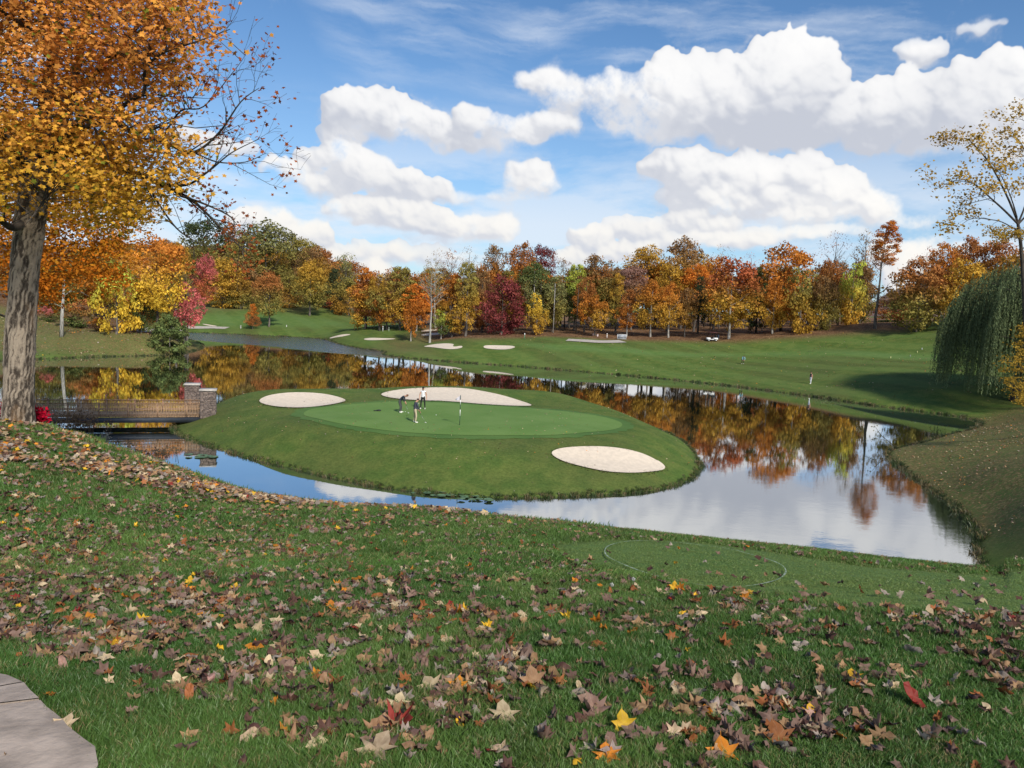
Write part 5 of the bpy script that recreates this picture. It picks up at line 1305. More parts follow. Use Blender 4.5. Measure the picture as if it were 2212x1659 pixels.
X, Y = wedge(150000, 10, 33, .75); m = X < 2.5; X, Y = X[m], Y[m]; u, v_ = to_pxv(X, Y); s = sdist(BAND, u, v_); m = (s > 0) & (NR.random(len(X)) < np.clip(s / 38, 0, 1) ** 1.2 * .42 * (.15 + .85 * np.clip((vn(X, Y, 1.3, 6) - .25) * 2, 0, 1)) * np.where(u > 620, .55, 1)); X, Y = X[m][:26000], Y[m][:26000]
leaf_stuff('crest_leaves', X, Y, NR.uniform(.08, .125, len(X)), NR.choice(len(names), len(X), p=wl), 'dense belt of tan leaves along the crest of the left bank', tm=(MP5, MP5F), up=.10, bright=1.1)
# thinner scatter on the right bank, the left point, the island and the fairway
def flecks(name, P, n, size, label, up=.05, w_=None, seed=1, dk=1.0):
    lo, hi = P.min(0), P.max(0); X = NR.uniform(lo[0], hi[0], n); Y = NR.uniform(lo[1], hi[1], n); m = (sdist(P, X, Y) > 0) & (np.maximum(-sdist(lake_s, X, Y), sdist(isl_s, X, Y)) > .3)
    m &= NR.random(n) < .15 + .85 * np.clip((vn(X, Y, .25, seed) - .35) * 3, 0, 1); X, Y = X[m], Y[m]
    leaf_stuff(name, X, Y, NR.uniform(.7, 1.3, len(X)) * size, NR.choice(len(names), len(X), p=wl if w_ is None else w_), label, tm=(DIA, DIAF), up=up, bright=dk)
flecks('right_bank_leaves', rb, 34000, .13, 'brown and tan leaves scattered over the right bank', dk=.95)
flecks('point_leaves', np.array([gw(-80, 108), gw(380, 122), gw(450, 145), gw(330, 150), gw(0, 165)]), 9000, .26, 'pale leaves scattered on the left point')
flecks('fairway_leaves', np.array([gw(905, 160), gw(1200, 140), gw(1400, 122), gw(1750, 100), gw(2150, 86), gw(2212, 135), gw(1800, 152), gw(1100, 168)]), 5500, .2, 'pale leaves dotted over the far fairway', up=.03)
flecks('island_leaves', isl_poly, 2600, .10, 'small pale leaves dotted over the island slopes')
# shaggy margins along the water
def margin(name, line, lab, step, s, tint, inset=.05):
    P = np.array(line); o_ = []
    for i in range(len(P) - 1):
        L = np.linalg.norm(P[i + 1] - P[i]); n = max(1, int(L / step)); t = NR.random(n)[:, None]; o_.append(P[i] + (P[i + 1] - P[i]) * t)
    Q = np.concatenate(o_); Q = Q + NR.normal(0, .13, Q.shape); Z = np.maximum(height(Q[:, 0], Q[:, 1]), -.02); n = len(Q)
    ss = s * NR.uniform(.5, 1.3, n) * (.6 + .8 * vn(Q[:, 0], Q[:, 1], .8, 4)); c = np.array(tint) * NR.uniform(.5, 1.3, (n, 1)); c = np.where((NR.random(n) < .3)[:, None], np.array([.22, .17, .08]) * NR.uniform(.6, 1.2, (n, 1)), c)
    scatter(name, tuft(9, 14, .10, .16, .016, .7), np.c_[Q, Z], np.c_[ss, ss, ss], c, label=lab, cat='grass')
margin('island_margin', np.r_[isl_s, isl_s[:1]], 'ragged grass fringe round the island shore', .05, 1.1, (.05, .085, .02))
ls = lake_s
margin('pond_margin', np.r_[ls, ls[:1]], 'ragged grass fringe along the pond shore', .10, 1.6, (.045, .07, .02))
# ------------------------------------------------------------------ footbridge
M['wood'] = simple('weathered_wood', (.24, .145, .085), .8, .3, 8); M['woodpale'] = simple('pale_weathered_wood', (.38, .25, .15), .8, .25, 8)
M['steel'] = simple('dark_blue_steel', (.035, .042, .055), .45, .15, 3, metal=.3); M['dark'] = simple('black_plastic', (.012, .012, .013), .5, .1, 5)
M['capstone'] = simple('cap_stone', (.44, .41, .37), .85, .15, 5, bump=.3)
M['white'] = simple('white_paint', (.8, .8, .78), .45, .04, 5)
A0 = at(8, 898.6, 56.6)[:2]; B0 = at(432, 898.6, 60.6)[:2]
ax = B0 - A0; Lb = float(np.linalg.norm(ax)); ax = ax / Lb; nb = np.array([-ax[1], ax[0]]); rzb = math.atan2(ax[1], ax[0]); DZ = .93; WB = 3.0
bridge = empty('footbridge', (A0[0], A0[1], DZ), rzb); tag(bridge, 'low cart bridge with wooden railings on a dark steel beam, reaching the island', 'bridge')
for y in (0.0, WB):
    b = MB(); b.box((Lb / 2 + .2, y + (-.09 if y == 0 else .09), -.27), (Lb / 2 + .2, .07, .2)); b.build('beam', M['steel'], bridge)
me_p = None
np_ = int(Lb / .30)
for i in range(np_):
    if me_p is None: b = MB(); b.box((0, 0, 0), (.142, WB / 2 + .02, .025)); me_p = b.mesh('plank'); me_p.materials.append(M['woodpale'])
    o = link('plank', me_p, None, bridge, (.15 + i * .30, WB / 2, -.028 + R.uniform(-.003, .003)))
b = MB(); b.box((0, 0, .48), (.019, .019, .49)); me_b = b.mesh('baluster'); me_b.materials.append(M['woodpale'])
b = MB(); b.box((0, 0, .50), (.06, .06, .52)); me_q = b.mesh('railing_post'); me_q.materials.append(M['wood'])
nbal = int(Lb / .118)
for y in (.03, WB - .03):
    for i in range(nbal):
        o = link('baluster', me_b, None, bridge, (.06 + i * .118, y - .05 if y < 1 else y + .05, -.02)); o.rotation_euler = (0, 0, 0); o.scale = (1, 1, R.uniform(.97, 1.03))
    for i in range(int(Lb / 2.1) + 1): link('railing_post', me_q, None, bridge, (.1 + i * 2.08, y, 0))
    for z, w_, h_ in ((.90, .075, .025), (.62, .02, .035), (.12, .02, .035)):
        b = MB(); b.box((Lb / 2, y, z), (Lb / 2, w_, h_)); b.build('rail', M['wood'], bridge)
b = MB(); b.box((Lb - .1, WB / 2, -.9), (.9, WB / 2 - .25, .42)); b.build('abutment', simple('abutment_concrete', (.10, .095, .085), .9, .2, 3), bridge)
def stone_mat():
    m, t = new_mat('ledge_stone'); gi_ = t.new('ShaderNodeNewGeometry').outputs['Random Per Island']
    oc = t.new('ShaderNodeTexCoord').outputs['Object']; c = t.mix(gi_, (.10, .075, .065), (.30, .23, .19)); c = t.mix(t.ramp(t.noise(oc, 12, 4), .3, .7, 0, .4), c, (.13, .12, .12))
    p = t.new('ShaderNodeBsdfPrincipled', {'Base Color': c, 'Roughness': .9}); finish(t, p.outputs[0]); return m
M['stone'] = stone_mat()
def pillar(px, D, ztop, label):
    X = at(px, 880, D)[0]; z = hz(X, D) - .15; H = ztop - z; hw = .56
    o = empty('stone_pillar', (X, D, z), rzb); tag(o, label, 'pillar', 'stone pillars at the island end of the bridge')
    b = MB(); b.box((0, 0, H / 2 - .05), (hw - .07, hw - .07, H / 2 - .05)); b.build('core', M['dark'], o)
    b = MB(); zz = 0
    while zz < H - .12:
        hh = R.uniform(.06, .11)
        for s in range(4):
            u = -hw
            while u < hw - .02:
                l = min(R.uniform(.14, .42), hw - u); t_ = R.uniform(.045, .075); c = u + l / 2
                cx, cy_ = ((c, -hw + .04), (hw - .04, c), (c, hw - .04), (-hw + .04, c))[s]
                hx, hy = (l / 2 - .008, t_) if s % 2 == 0 else (t_, l / 2 - .008)
                b.box((cx, cy_, zz + hh / 2), (hx, hy, hh / 2 - .007)); u += l
        zz += hh
    q = b.build('stone_courses', M['stone'], o); q['kind'] = 'stuff'
    b = MB(); b.box((0, 0, zz + .05), (hw + .09, hw + .09, .055), taper=.97); b.build('cap', M['capstone'], o)
pillar(450, 61.0, 3.10, 'nearer stone pillar with a pale cap, right of the bridge railing')
pillar(416, 64.6, 3.06, 'farther stone pillar standing behind the bridge railing')

# ------------------------------------------------------------------ people
SKIN = simple('skin', (.50, .27, .18), .55, .06, 9)
def cloth(name, c): return simple(name, c, .85, .12, 7, bump=.2)
CL = {}
def person(label, x, y, yaw, mats, bend=0.0, pose='stand', H=1.78, hat=None, hair=(.10, .06, .035), head_tilt=.2, stance=.17, step=0.0, knee=0.0):
    """one continuous skinned body; local +x is the way the figure faces"""
    s = H / 1.78; z = hz(x, y)
    root = empty('person', (x, y, z + .035 if sdist(green_poly, np.array([x]), np.array([y]))[0] > 0 else z), yaw); tag(root, label, 'person')
    V = []; E = []; Rr = []; reg = []
    def v(p, r, g): V.append(tuple(q * s for q in p)); Rr.append(r * s if not hasattr(r, '__len__') else tuple(q * s for q in r)); reg.append(g); return len(V) - 1
    def e(a, b): E.append((a, b))
    ph = .93 - knee * .06; px_ = -.16 * math.sin(bend)
    pel = v((px_, 0, ph), (.145, .125), 'legs')
    sp = lambda d: (px_ + d * math.sin(bend), 0, ph + d * math.cos(bend))
    wa = v(sp(.16), (.15, .125), 'top'); ch = v(sp(.36), (.175, .125), 'top'); nk0 = v(sp(.50), (.12, .09), 'top'); e(pel, wa); e(wa, ch); e(ch, nk0)
    hb = bend + head_tilt; n1 = sp(.56); nk = v(n1, .055, 'skin'); e(nk0, nk)
    hd = lambda d, f=0: (n1[0] + d * math.sin(hb) + f * math.cos(hb), 0, n1[2] + d * math.cos(hb) - f * math.sin(hb))
    h1 = v(hd(.10, .01), (.078, .085), 'skin'); h2 = v(hd(.20, .01), (.080, .092), 'skin'); h3 = v(hd(.25), (.045, .055), 'skin'); e(nk, h1); e(h1, h2); e(h2, h3)
    for sd2 in (-1, 1):
        st_ = step * sd2; k_ = knee * .12
        hip = v((px_ + .01, sd2 * .095, ph - .07), .095, 'legs'); kn = v((px_ * .3 + st_ * .5 + .05 + k_, sd2 * (.10 + stance * .3), .49), .066, 'legs'); an = v((st_ - .02, sd2 * stance, .10), .046, 'legs')
        e(pel, hip); e(hip, kn); e(kn, an)
        he = v((st_ - .03, sd2 * stance, .045), (.042, .042), 'shoe'); to = v((st_ + .17, sd2 * (stance + .02), .032), (.045, .03), 'shoe'); e(an, he); e(he, to)
        S0 = sp(.47); sh = v((S0[0], sd2 * .19, S0[2]), .062, 'top'); e(nk0, sh)
        if pose == 'putt': hx = (px_ + .33 + .22 * math.sin(bend), sd2 * .035, .78)
        elif pose == 'hold' and sd2 < 0: hx = (.24, -.26, .84)
        elif pose == 'reach': hx = (.42, sd2 * .12, .62)
        else: hx = (S0[0] + .04, sd2 * .29, S0[2] - .56)
        mid = ((S0[0] + hx[0]) / 2 - .06, sd2 * (.26 if pose != 'putt' else .21), (S0[2] + hx[2]) / 2)
        el_ = v(mid, .044, 'sleeve'); wr = v(hx, .028, 'skin'); e(sh, el_); e(el_, wr)
        d = np.array(hx) - np.array(mid); d /= np.linalg.norm(d); q = np.array(hx)
        pa = v(tuple(q + d * .07), (.034, .018), 'skin'); e(wr, pa)
        for f in range(4):
            off = np.array([.020 * (f - 1.5), 0, 0]); l = (.055, .068, .064, .048)[f]
            f1 = v(tuple(q + d * (.075 + l * .55) + off), .0085, 'skin'); f2 = v(tuple(q + d * (.072 + l) + off + np.array([.0, -sd2 * .018, 0])), .0075, 'skin'); e(pa, f1); e(f1, f2)
        t1 = v(tuple(q + d * .045 + np.array([.042, 0, 0])), .010, 'skin'); t2 = v(tuple(q + d * .085 + np.array([.052, -sd2 * .01, 0])), .008, 'skin'); e(wr, t1); e(t1, t2)
    me = bpy.data.meshes.new('body'); me.from_pydata(V, E, []); o = bpy.data.objects.new('body', me); COL.objects.link(o)
    md = o.modifiers.new('skin', 'SKIN'); md.use_smooth_shade = True
    for i, sv in enumerate(me.skin_vertices[0].data):
        r = Rr[i]; sv.radius = (r, r) if not hasattr(r, '__len__') else (r[0], r[1]); sv.use_root = (i == 0)
    sb = o.modifiers.new('sub', 'SUBSURF'); sb.levels = 1; sb.render_levels = 1
    dg = bpy.context.evaluated_depsgraph_get(); m2 = bpy.data.meshes.new_from_object(o.evaluated_get(dg)); m2.name = 'body'; bpy.data.objects.remove(o)
    ml = [mats['top'], mats.get('sleeve', mats['top']), mats['legs'], mats['shoe'], SKIN]; ix = {'top': 0, 'sleeve': 1, 'legs': 2, 'shoe': 3, 'skin': 4}
    for m_ in ml: m2.materials.append(m_)
    co = np.zeros(len(m2.polygons) * 3); m2.polygons.foreach_get('center', co); co = co.reshape(-1, 3); A = np.array([V[a] for a, b in E]); Bv = np.array([V[b] for a, b in E]); D_ = Bv - A
    t_ = np.clip(((co[:, None] - A) * D_).sum(2) / (D_ ** 2).sum(1), 0, 1); dist = np.linalg.norm(co[:, None] - A - t_[..., None] * D_, axis=2); k = dist.argmin(1); tt = t_[np.arange(len(k)), k]
    mi = [ix[reg[E[a][1]]] if (reg[E[a][0]] != 'sleeve' or tt[i] > .6) else ix['sleeve'] for i, a in enumerate(k)]
    m2.polygons.foreach_set('material_index', np.array(mi, dtype=np.int32)); m2.polygons.foreach_set('use_smooth', np.ones(len(mi), bool)); m2.update()
    body = link('body', m2, None, root)
    hc = np.array(hd(.185, .0)) * s
    b = MB(); b.ball(tuple(np.array(hd(.155, .105)) * s), (.014 * s, .012 * s, .02 * s), 6, 4)
    for sd2 in (-1, 1): b.ball(tuple(np.array(hd(.15, -.005)) * s + np.array([0, sd2 * .085 * s, 0])), (.02 * s, .01 * s, .03 * s), 6, 4)
    b.build('face', SKIN, root, True)
    b = MB()
    for sd2 in (-1, 1): b.ball(tuple(np.array(hd(.175, .088)) * s + np.array([0, sd2 * .032 * s, 0])), .010 * s, 6, 4)
    b.build('eyes', M['dark'], root, True)
    b = MB(); b.ball(tuple(np.array(hd(.215, -.028)) * s), (.094 * s, .09 * s, .078 * s), 12, 8); b.build('hair', simple('hair_' + str(hair[0]), hair, .7, .2, 20), root, True)
    if hat:
        b = MB(); c = np.array(hd(.235, -.004)) * s; b.ball(tuple(c), (.104 * s, .098 * s, .078 * s), 12, 8); b.box(tuple(np.array(hd(.215, .12)) * s), (.065 * s, .06 * s, .007 * s)); b.build('cap', hat, root, True)
    b = MB(); bz = ph * s; b.tube([(px_ * s, 0, bz + .055 * s), (px_ * s + .02, 0, bz + .085 * s)], [.152 * s, .150 * s], 12, cap=False)
    return root
def putter(label, x0, y0, z0_, x1, y1, z1, yaw=0.0, name='putter'):
    o = empty(name, (x1, y1, z1)); tag(o, label, 'golf club')
    d = (x0 - x1, y0 - y1, z0_ - z1); b = MB(); b.tube([(0, 0, .02), (d[0] * .72, d[1] * .72, d[2] * .72)], .008, 6); b.build('shaft', simple('club_steel', (.5, .5, .5), .3, .05, 5, metal=.9), o)
    b = MB(); b.tube([(d[0] * .70, d[1] * .70, d[2] * .70), d], .014, 6); b.build('grip', M['dark'], o)
    b = MB(); b.box((0, 0, .018), (.055, .016, .016), yaw); b.build('head', M['white'], o)
def gp(px, py, Y0=20): return hit(px, py, Y0)
black = cloth('black_cloth', (.012, .012, .014)); navy = cloth('navy_cloth', (.014, .024, .042)); greyt = cloth('charcoal_cloth', (.06, .063, .062)); khaki = cloth('khaki_cloth', (.47, .39, .27)); whitec = cloth('white_cloth', (.78, .79, .84)); slate = cloth('slate_blue_cloth', (.045, .05, .075)); teal = cloth('light_blue_cloth', (.25, .50, .62)); shoeW = cloth('white_shoe', (.75, .74, .68)); shoeB = cloth('black_shoe', (.02, .02, .02)); capb = cloth('black_cap', (.012, .012, .012))
SY = 1.78 / 1.78
z1 = lambda px, py: ((px / 8.848 + 1000) * .8379, (py / 8.848 + 1000) * .8379)
g1 = gp(*z1(290, 572)); g2 = gp(*z1(795, 492)); g3 = gp(*z1(615, 800)); fl = gp(*z1(1637, 855))
person('golfer in dark navy top and grey trousers bending over his putt at the left', g1[0], g1[1], math.radians(-8), dict(top=navy, legs=greyt, shoe=shoeW), bend=.85, pose='putt', hair=(.16, .06, .03), head_tilt=.5)
person('golfer in white polo and black trousers standing behind, facing the viewer', g2[0], g2[1], math.radians(-92), dict(top=whitec, sleeve=SKIN, legs=black, shoe=shoeW), pose='hold', hat=capb, head_tilt=.15)
person('golfer in slate blue sweater and khaki trousers nearest the viewer, back turned', g3[0], g3[1], math.radians(28), dict(top=slate, legs=khaki, shoe=shoeW), bend=.16, pose='putt', hair=(.05, .03, .025), hat=None, head_tilt=.55)
def gl(pt, yaw, dx, dy): return pt[0] + dx * math.cos(yaw) - dy * math.sin(yaw), pt[1] + dx * math.sin(yaw) + dy * math.cos(yaw)
zg = lambda p: hz(p[0], p[1]) + .04
a_ = gl(g1, math.radians(-8), .36, 0); c_ = gl(g1, math.radians(-8), .62, -.02); putter('putter in the hands of the bending golfer', a_[0], a_[1], zg(g1) + .78, c_[0], c_[1], zg(c_))
a_ = gl(g3, math.radians(28), .28, 0); c_ = gl(g3, math.radians(28), .72, -.25); putter('putter held out by the golfer in khaki trousers', a_[0], a_[1], zg(g3) + .80, c_[0], c_[1], zg(c_))
a_ = gl(g2, math.radians(-92), .24, -.27); c_ = gl(g2, math.radians(-92), .27, -.36); putter('putter resting upright beside the golfer in the white polo', a_[0], a_[1], zg(g2) + .86, c_[0], c_[1], zg(c_))
q = gp(1751, 829); person('golfer in dark top and white shorts walking down the far fairway slope', q[0], q[1], math.radians(200), dict(top=navy, sleeve=SKIN, legs=whitec, shoe=shoeW), bend=.05, step=.16, hat=capb)
q = gp(1604, 786); person('golfer in light blue top and black shorts bending on the far fairway', q[0], q[1], math.radians(-80), dict(top=teal, legs=black, shoe=shoeW), bend=.9, pose='reach', knee=.6)
MB_ball = MB(); MB_ball.ball((0, 0, .03), .03, 10, 8); bm_ = MB_ball.mesh('golf_ball', True); bm_.materials.append(M['white'])
for px, py, lab in ((398, 563, 'white golf ball at the feet of the bending golfer'), (1100, 636, 'white golf ball lying between the golfers and the flag')):
    p = gp(*z1(px, py)); o = link('golf_ball', bm_, None, None, (p[0], p[1], hz(*p) + .035)); tag(o, lab, 'golf ball', 'golf balls on the island green')
def flag():
    z = hz(*fl) + .035; o = empty('golf_flag', (fl[0], fl[1], z)); tag(o, 'white golf flag on a green and white banded pole on the island green', 'golf flag')
    gr = simple('dark_green_paint', (.012, .05, .03), .4, .05, 4)
    for z0_, z1_, m_ in ((-.1, .64, gr), (.64, 1.10, M['white']), (1.10, 1.46, gr), (1.46, 1.80, M['white']), (1.80, 2.13, gr)):
        b = MB(); b.tube([(0, 0, z0_), (0, 0, z1_)], .022, 8); b.build('pole_band', m_, o)
    n = 7; V = []
    for i in range(n):
        u = i / (n - 1); w_ = .38 * (1 - .75 * u)
        V += [(-.02 - .34 * u, .05 * math.sin(u * 7), 2.10 - .26 * u - 0 * w_), (-.02 - .34 * u, .05 * math.sin(u * 7 + .6), 2.10 - .26 * u - w_ * .9)]
    F = [(2 * i, 2 * i + 1, 2 * i + 3, 2 * i + 2) for i in range(n - 1)]; V2 = [(x, y + .006, z_) for x, y, z_ in V]
    F2 = [tuple(q_ + len(V) for q_ in reversed(f)) for f in F]; link('flag_cloth', mesh_np('flag_cloth', V + V2, [np.array(F + F2)], smooth=True), simple('flag_cloth', (.50, .48, .53), .8, .05, 4), o)
    b = MB(); b.tube([(0, 0, -.12), (0, 0, .004)], [.054, .054], 14); b.build('cup', M['dark'], o)
flag()
# dark head cover on the green and a small rake by the bunker lip
p = gp((900 + 283 / 3.687) * .8379, (950 + 409 / 3.687) * .8379); o = empty('club_headcover', (p[0], p[1], hz(*p) + .035), .2); tag(o, 'black club head cover lying on the island green', 'head cover')
b = MB(); b.ball((0, 0, .06), (.17, .09, .07), 12, 7); b.build('cover', M['dark'], o, True); b = MB(); b.tube([(-.15, 0, .05), (-.30, .03, .035), (-.40, .0, .03)], [.045, .03, .035], 8); b.build('sock', M['dark'], o, True)

# ------------------------------------------------------------------ far away: cart, board, markers
def golf_cart():
    p = gp(1538, 737); x, y = p; o = empty('golf_cart', (x, y, hz(x, y)), math.radians(180)); tag(o, 'white golf cart with a dark roof parked under the trees', 'golf cart')
    b = MB(); b.box((.78, 0, .52), (.38, .56, .20), taper=.85); b.box((.05, 0, .36), (.85, .56, .07)); b.box((-.62, 0, .52), (.42, .56, .20)); b.build('body', M['white'], o)
    b = MB(); b.box((-.35, 0, .78), (.26, .50, .06)); b.box((-.64, 0, 1.02), (.06, .50, .24)); b.build('seat', M['dark'], o)
    b = MB(); b.box((-.05, 0, 1.80), (.92, .60, .035), taper=.93); b.build('roof', simple('cart_roof', (.10, .03, .035), .5, .1, 3), o)
    for sx, sx2 in ((.72, .55), (-.88, -.78)):
        for sy in (-.52, .52): b = MB(); b.tube([(sx, sy, .66), (sx2, sy, 1.78)], .022, 6); b.build('roof_post', M['dark'], o)
    for sx in (.78, -.68):
        for sy in (-.50, .50):
            b = MB(); b.tube([(sx, sy - .09, .23), (sx, sy + .09, .23)], .23, 14); w_ = b.build('wheel', M['dark'], o); b = MB(); b.tube([(sx, sy - .10, .23), (sx, sy + .10, .23)], .12, 10); b.build('rim', M['white'], w_)
    b = MB(); b.tube([(.62, .25, .70), (.36, .25, .98)], .018, 6); b.tube([(.36, .12, .98), (.36, .38, .98)], .016, 6); b.build('steering_wheel', M['dark'], o)
    b = MB(); b.box((-1.16, 0, .9), (.14, .38, .42), taper=.9); b.build('golf_bags', navy, o)
golf_cart()
d7 = lambda x, y: ((x / 4.608 + 1480) * .8379, (y / 4.608 + 820) * .8379)
p = gp(*d7(566, 254)); o = empty('notice_board', (p[0], p[1], hz(*p)), math.radians(4)); tag(o, 'low white framed board with a grey panel at the wood edge', 'board')
b = MB(); b.box((0, 0, .56), (.86, .045, .42)); b.build('panel', simple('grey_panel', (.26, .28, .31), .5, .25, 3), o)
b = MB(); b.box((0, 0, 1.01), (.96, .07, .05)); b.box((0, 0, .12), (.96, .07, .04)); b.box((-.92, 0, .56), (.05, .07, .41)); b.box((.92, 0, .56), (.05, .07, .41)); b.build('frame', simple('pale_frame', (.55, .56, .56), .5, .1, 3), o)
for sx in (-.8, .8): b = MB(); b.box((sx, .1, .1), (.04, .04, .22)); b.build('leg', M['wood'], o)
def marker(px, py, h, r, col, label, name='marker_post', cat='marker post', band=None):
    col = tuple(q * .8 for q in col)
    p = gp(px, py); o = empty(name, (p[0], p[1], hz(*p))); tag(o, label, cat)
    b = MB(); b.tube([(0, 0, -.15), (0, 0, h * .7)], r * .8, 8); b.build('post', simple('paint_%d' % int(px), col, .5, .05, 3), o)
    b = MB(); b.tube([(0, 0, h * .7), (0, 0, h)], [r, r * .85], 8); b.build('head', simple('paintb_%d' % int(px), band or col, .5, .05, 3), o)
marker(*d7(390, 236), .95, .13, (.75, .68, .62), 'whitish post beside the sandy path at the wood edge')
marker(*d7(228, 206), .42, .20, (.60, .42, .36), 'left small pinkish white block at the wood edge', 'tee_block', 'tee marker')
marker(*d7(278, 218), .48, .22, (.75, .60, .56), 'right small pinkish white block at the wood edge', 'tee_block', 'tee marker')
marker(1133, 733, 1.25, .09, (.08, .25, .12), 'short white topped stake on the mound beyond the long bunker', band=(.8, .8, .78))
marker(827, 716, 1.3, .10, (.75, .78, .75), 'tiny white stake beside the trees left of the bright orange young maple')
marker(840, 716, 1.0, .08, (.45, .55, .45), 'tiny pale stake right of the tiny white one')
marker(619, 706, .5, .14, (.7, .7, .66), 'small white tee marker on the far shore right of the rust red maple', 'tee_block', 'tee marker')
marker(520, 710, .9, .22, (.42, .42, .38), 'grey bin like block on the far shore left of the cone shaped tree', 'bin', 'bin')
for (x, y, c, lab) in ((1095,1170,(.7,.68,.3),'left yellowish tee marker on the fairway near the willow'),(1235,1158,(.3,.3,.3),'grey tee marker on the fairway near the willow'),(1285,1130,(.6,.6,.25),'upright yellow tee marker on the fairway near the willow'),(1318,1108,(.6,.6,.6),'farthest pale tee marker on the fairway near the willow')):
    marker(x * .30305 + 1592, y * .30305 + 419, .26, .08, c, lab, 'tee_block', 'tee marker')

# ------------------------------------------------------------------ paths
def strip(name, pts, w_, mat, off=.04):
    P = np.array([gp(*p) for p in pts]); L = smooth_line([np.r_[p, 0] for p in P], 6); V = []
    for i, p in enumerate(L):
        t_ = L[min(i + 1, len(L) - 1)] - L[max(i - 1, 0)]; n_ = np.array([-t_[1], t_[0]]) / (np.linalg.norm(t_[:2]) + 1e-9) * w_ / 2; V += [(p[0] - n_[0], p[1] - n_[1]), (p[0] + n_[0], p[1] + n_[1])]
    V = np.array(V); Z = height(V[:, 0], V[:, 1]) + off; F = np.array([(2 * i, 2 * i + 1, 2 * i + 3, 2 * i + 2) for i in range(len(L) - 1)])[:, ::-1]
    o = link(name, mesh_np(name, np.c_[V, Z], F, smooth=True), mat); o['kind'] = 'structure'
M['pathm'] = simple('path_gravel', (.42, .38, .33), .9, .12, 2)
strip('path', [(1225, 735), (1262, 737), (1300, 739), (1345, 738)], 3.2, M['pathm'], .12)
strip('path', [d9(0, 57), d9(80, 60), d9(170, 60), d9(255, 63)], 3.0, M['pathm'], .1)
strip('path', [(296, 716), (312, 713), (330, 712), (360, 712), (395, 713)], 2.6, M['pathm'], .1)
# stone path at the lower left corner
soil = simple('bare_soil', (.06, .042, .028), .95, .3, 20, bump=.6)
bigP = path_poly; 
V, F = grid_tris(bigP, .16, height, .012, inner=.3); po = link('path', mesh_np('path', V, F), soil); po['kind'] = 'structure'
M['slab'] = simple('paving_stone', (.38, .305, .245), .85, .30, 5.5, bump=.7)
def clip_poly(P, a, b):
    """keep the part of polygon P on the left of the line a->b"""
    out = []; d = b - a; f = lambda p: d[0] * (p[1] - a[1]) - d[1] * (p[0] - a[0])
    for i in range(len(P)):
        p, q_ = P[i], P[(i + 1) % len(P)]; fp, fq = f(p), f(q_)
        if fp >= 0: out.append(p)
        if fp * fq < 0: out.append(p + (q_ - p) * fp / (fp - fq))
    return np.array(out)
j1 = (hit(0, 1504, 1.5), hit(50, 1495, 1.5)); j2 = (hit(0, 1543, 1.5), hit(92, 1532, 1.5)); j0 = (j1[0] * 2.2 - j2[0] * 1.2, j1[1] * 2.2 - j2[1] * 1.2)
cen = path_poly.mean(0); inn = cen + (path_poly - cen) * .992; inn = subdiv_noise(inn, .09, .006, 3)
def off_line(j, k):
    d = j[1] - j[0]; n_ = np.array([-d[1], d[0]]) / np.linalg.norm(d); return j[0] + n_ * k, j[1] + n_ * k
pieces = []
a1, b1 = off_line(j1, .010); pieces.append(clip_poly(clip_poly(inn, a1, b1), *reversed(off_line(j0, -.01))))
a1, b1 = off_line(j1, -.010); a2, b2 = off_line(j2, .010); pieces.append(clip_poly(clip_poly(inn, b1, a1), a2, b2))
a2, b2 = off_line(j2, -.010); j3 = (hit(-150, 1640, 1.2), hit(190, 1700, 1.2)); pieces.append(clip_poly(inn, b2, a2))
for P in pieces:
    if len(P) < 3: continue
    c = P.mean(0); Z = height(P[:, 0], P[:, 1]); n = len(P); t_ = .045 + R.uniform(0, .006)
    import mathutils.geometry as mg
    vs, es, fs, *_ = mg.delaunay_2d_cdt([Vector(p) for p in P], [(i, (i + 1) % n) for i in range(n)], [], 1, 1e-5)
    vv = np.array([(v_.x, v_.y) for v_ in vs]); zz = height(vv[:, 0], vv[:, 1]) + t_
    Vt = [tuple(p) for p in np.c_[vv, zz]]; k0 = len(Vt); ring = [(p[0], p[1], z_ + t_ - .004) for p, z_ in zip(P, Z)]; low_ = [(p[0], p[1], z_ - .08) for p, z_ in zip(P, Z)]
    F = [tuple(f) for f in fs]; F += [tuple(reversed((k0 + i, k0 + (i + 1) % n, k0 + n + (i + 1) % n, k0 + n + i))) for i in range(n)]
    link('paving_slab', mesh_np('paving_slab', Vt + ring + low_, [np.array([f for f in F if len(f) == 4]), np.array([f for f in F if len(f) == 3])]), M['slab'], po)
# painted ring on the tee
z2 = [(210,170),(240,120),(350,85),(540,65),(760,72),(980,92),(1230,122),(1430,150),(1600,200),(1780,250),(1900,300),(1945,355),(1920,410),(1850,455),(1700,495),(1500,522),(1290,528),(1080,495),(870,450),(640,395),(450,325),(340,275),(240,225)]
rp = smooth_poly(np.array([hit((x / 3.687 + 1500) * .8379, (y / 3.687 + 1380) * .8379, 3) for x, y in z2]), 3); V = []
for i in range(len(rp)):
    t_ = rp[(i + 1) % len(rp)] - rp[i - 1]; n_ = np.array([-t_[1], t_[0]]) / np.linalg.norm(t_) * .0075 * (1 + .4 * math.sin(i * .37)); V += [rp[i] - n_, rp[i] + n_]
V = np.array(V); Z = height(V[:, 0], V[:, 1]) + .030; n = len(rp); F = np.array([(2 * i, 2 * i + 1, (2 * i + 3) % (2 * n), (2 * i + 2) % (2 * n)) for i in range(n)])
m, t = new_mat('worn_ring_paint'); oc = t.new('ShaderNodeTexCoord').outputs['Object']; c = t.mix(t.ramp(t.noise(oc, 9, 5, .7), .40, .62), (.10, .17, .06), (.40, .46, .36)); pr = t.new('ShaderNodeBsdfPrincipled', {'Base Color': c, 'Roughness': .9}); finish(t, pr.outputs[0])
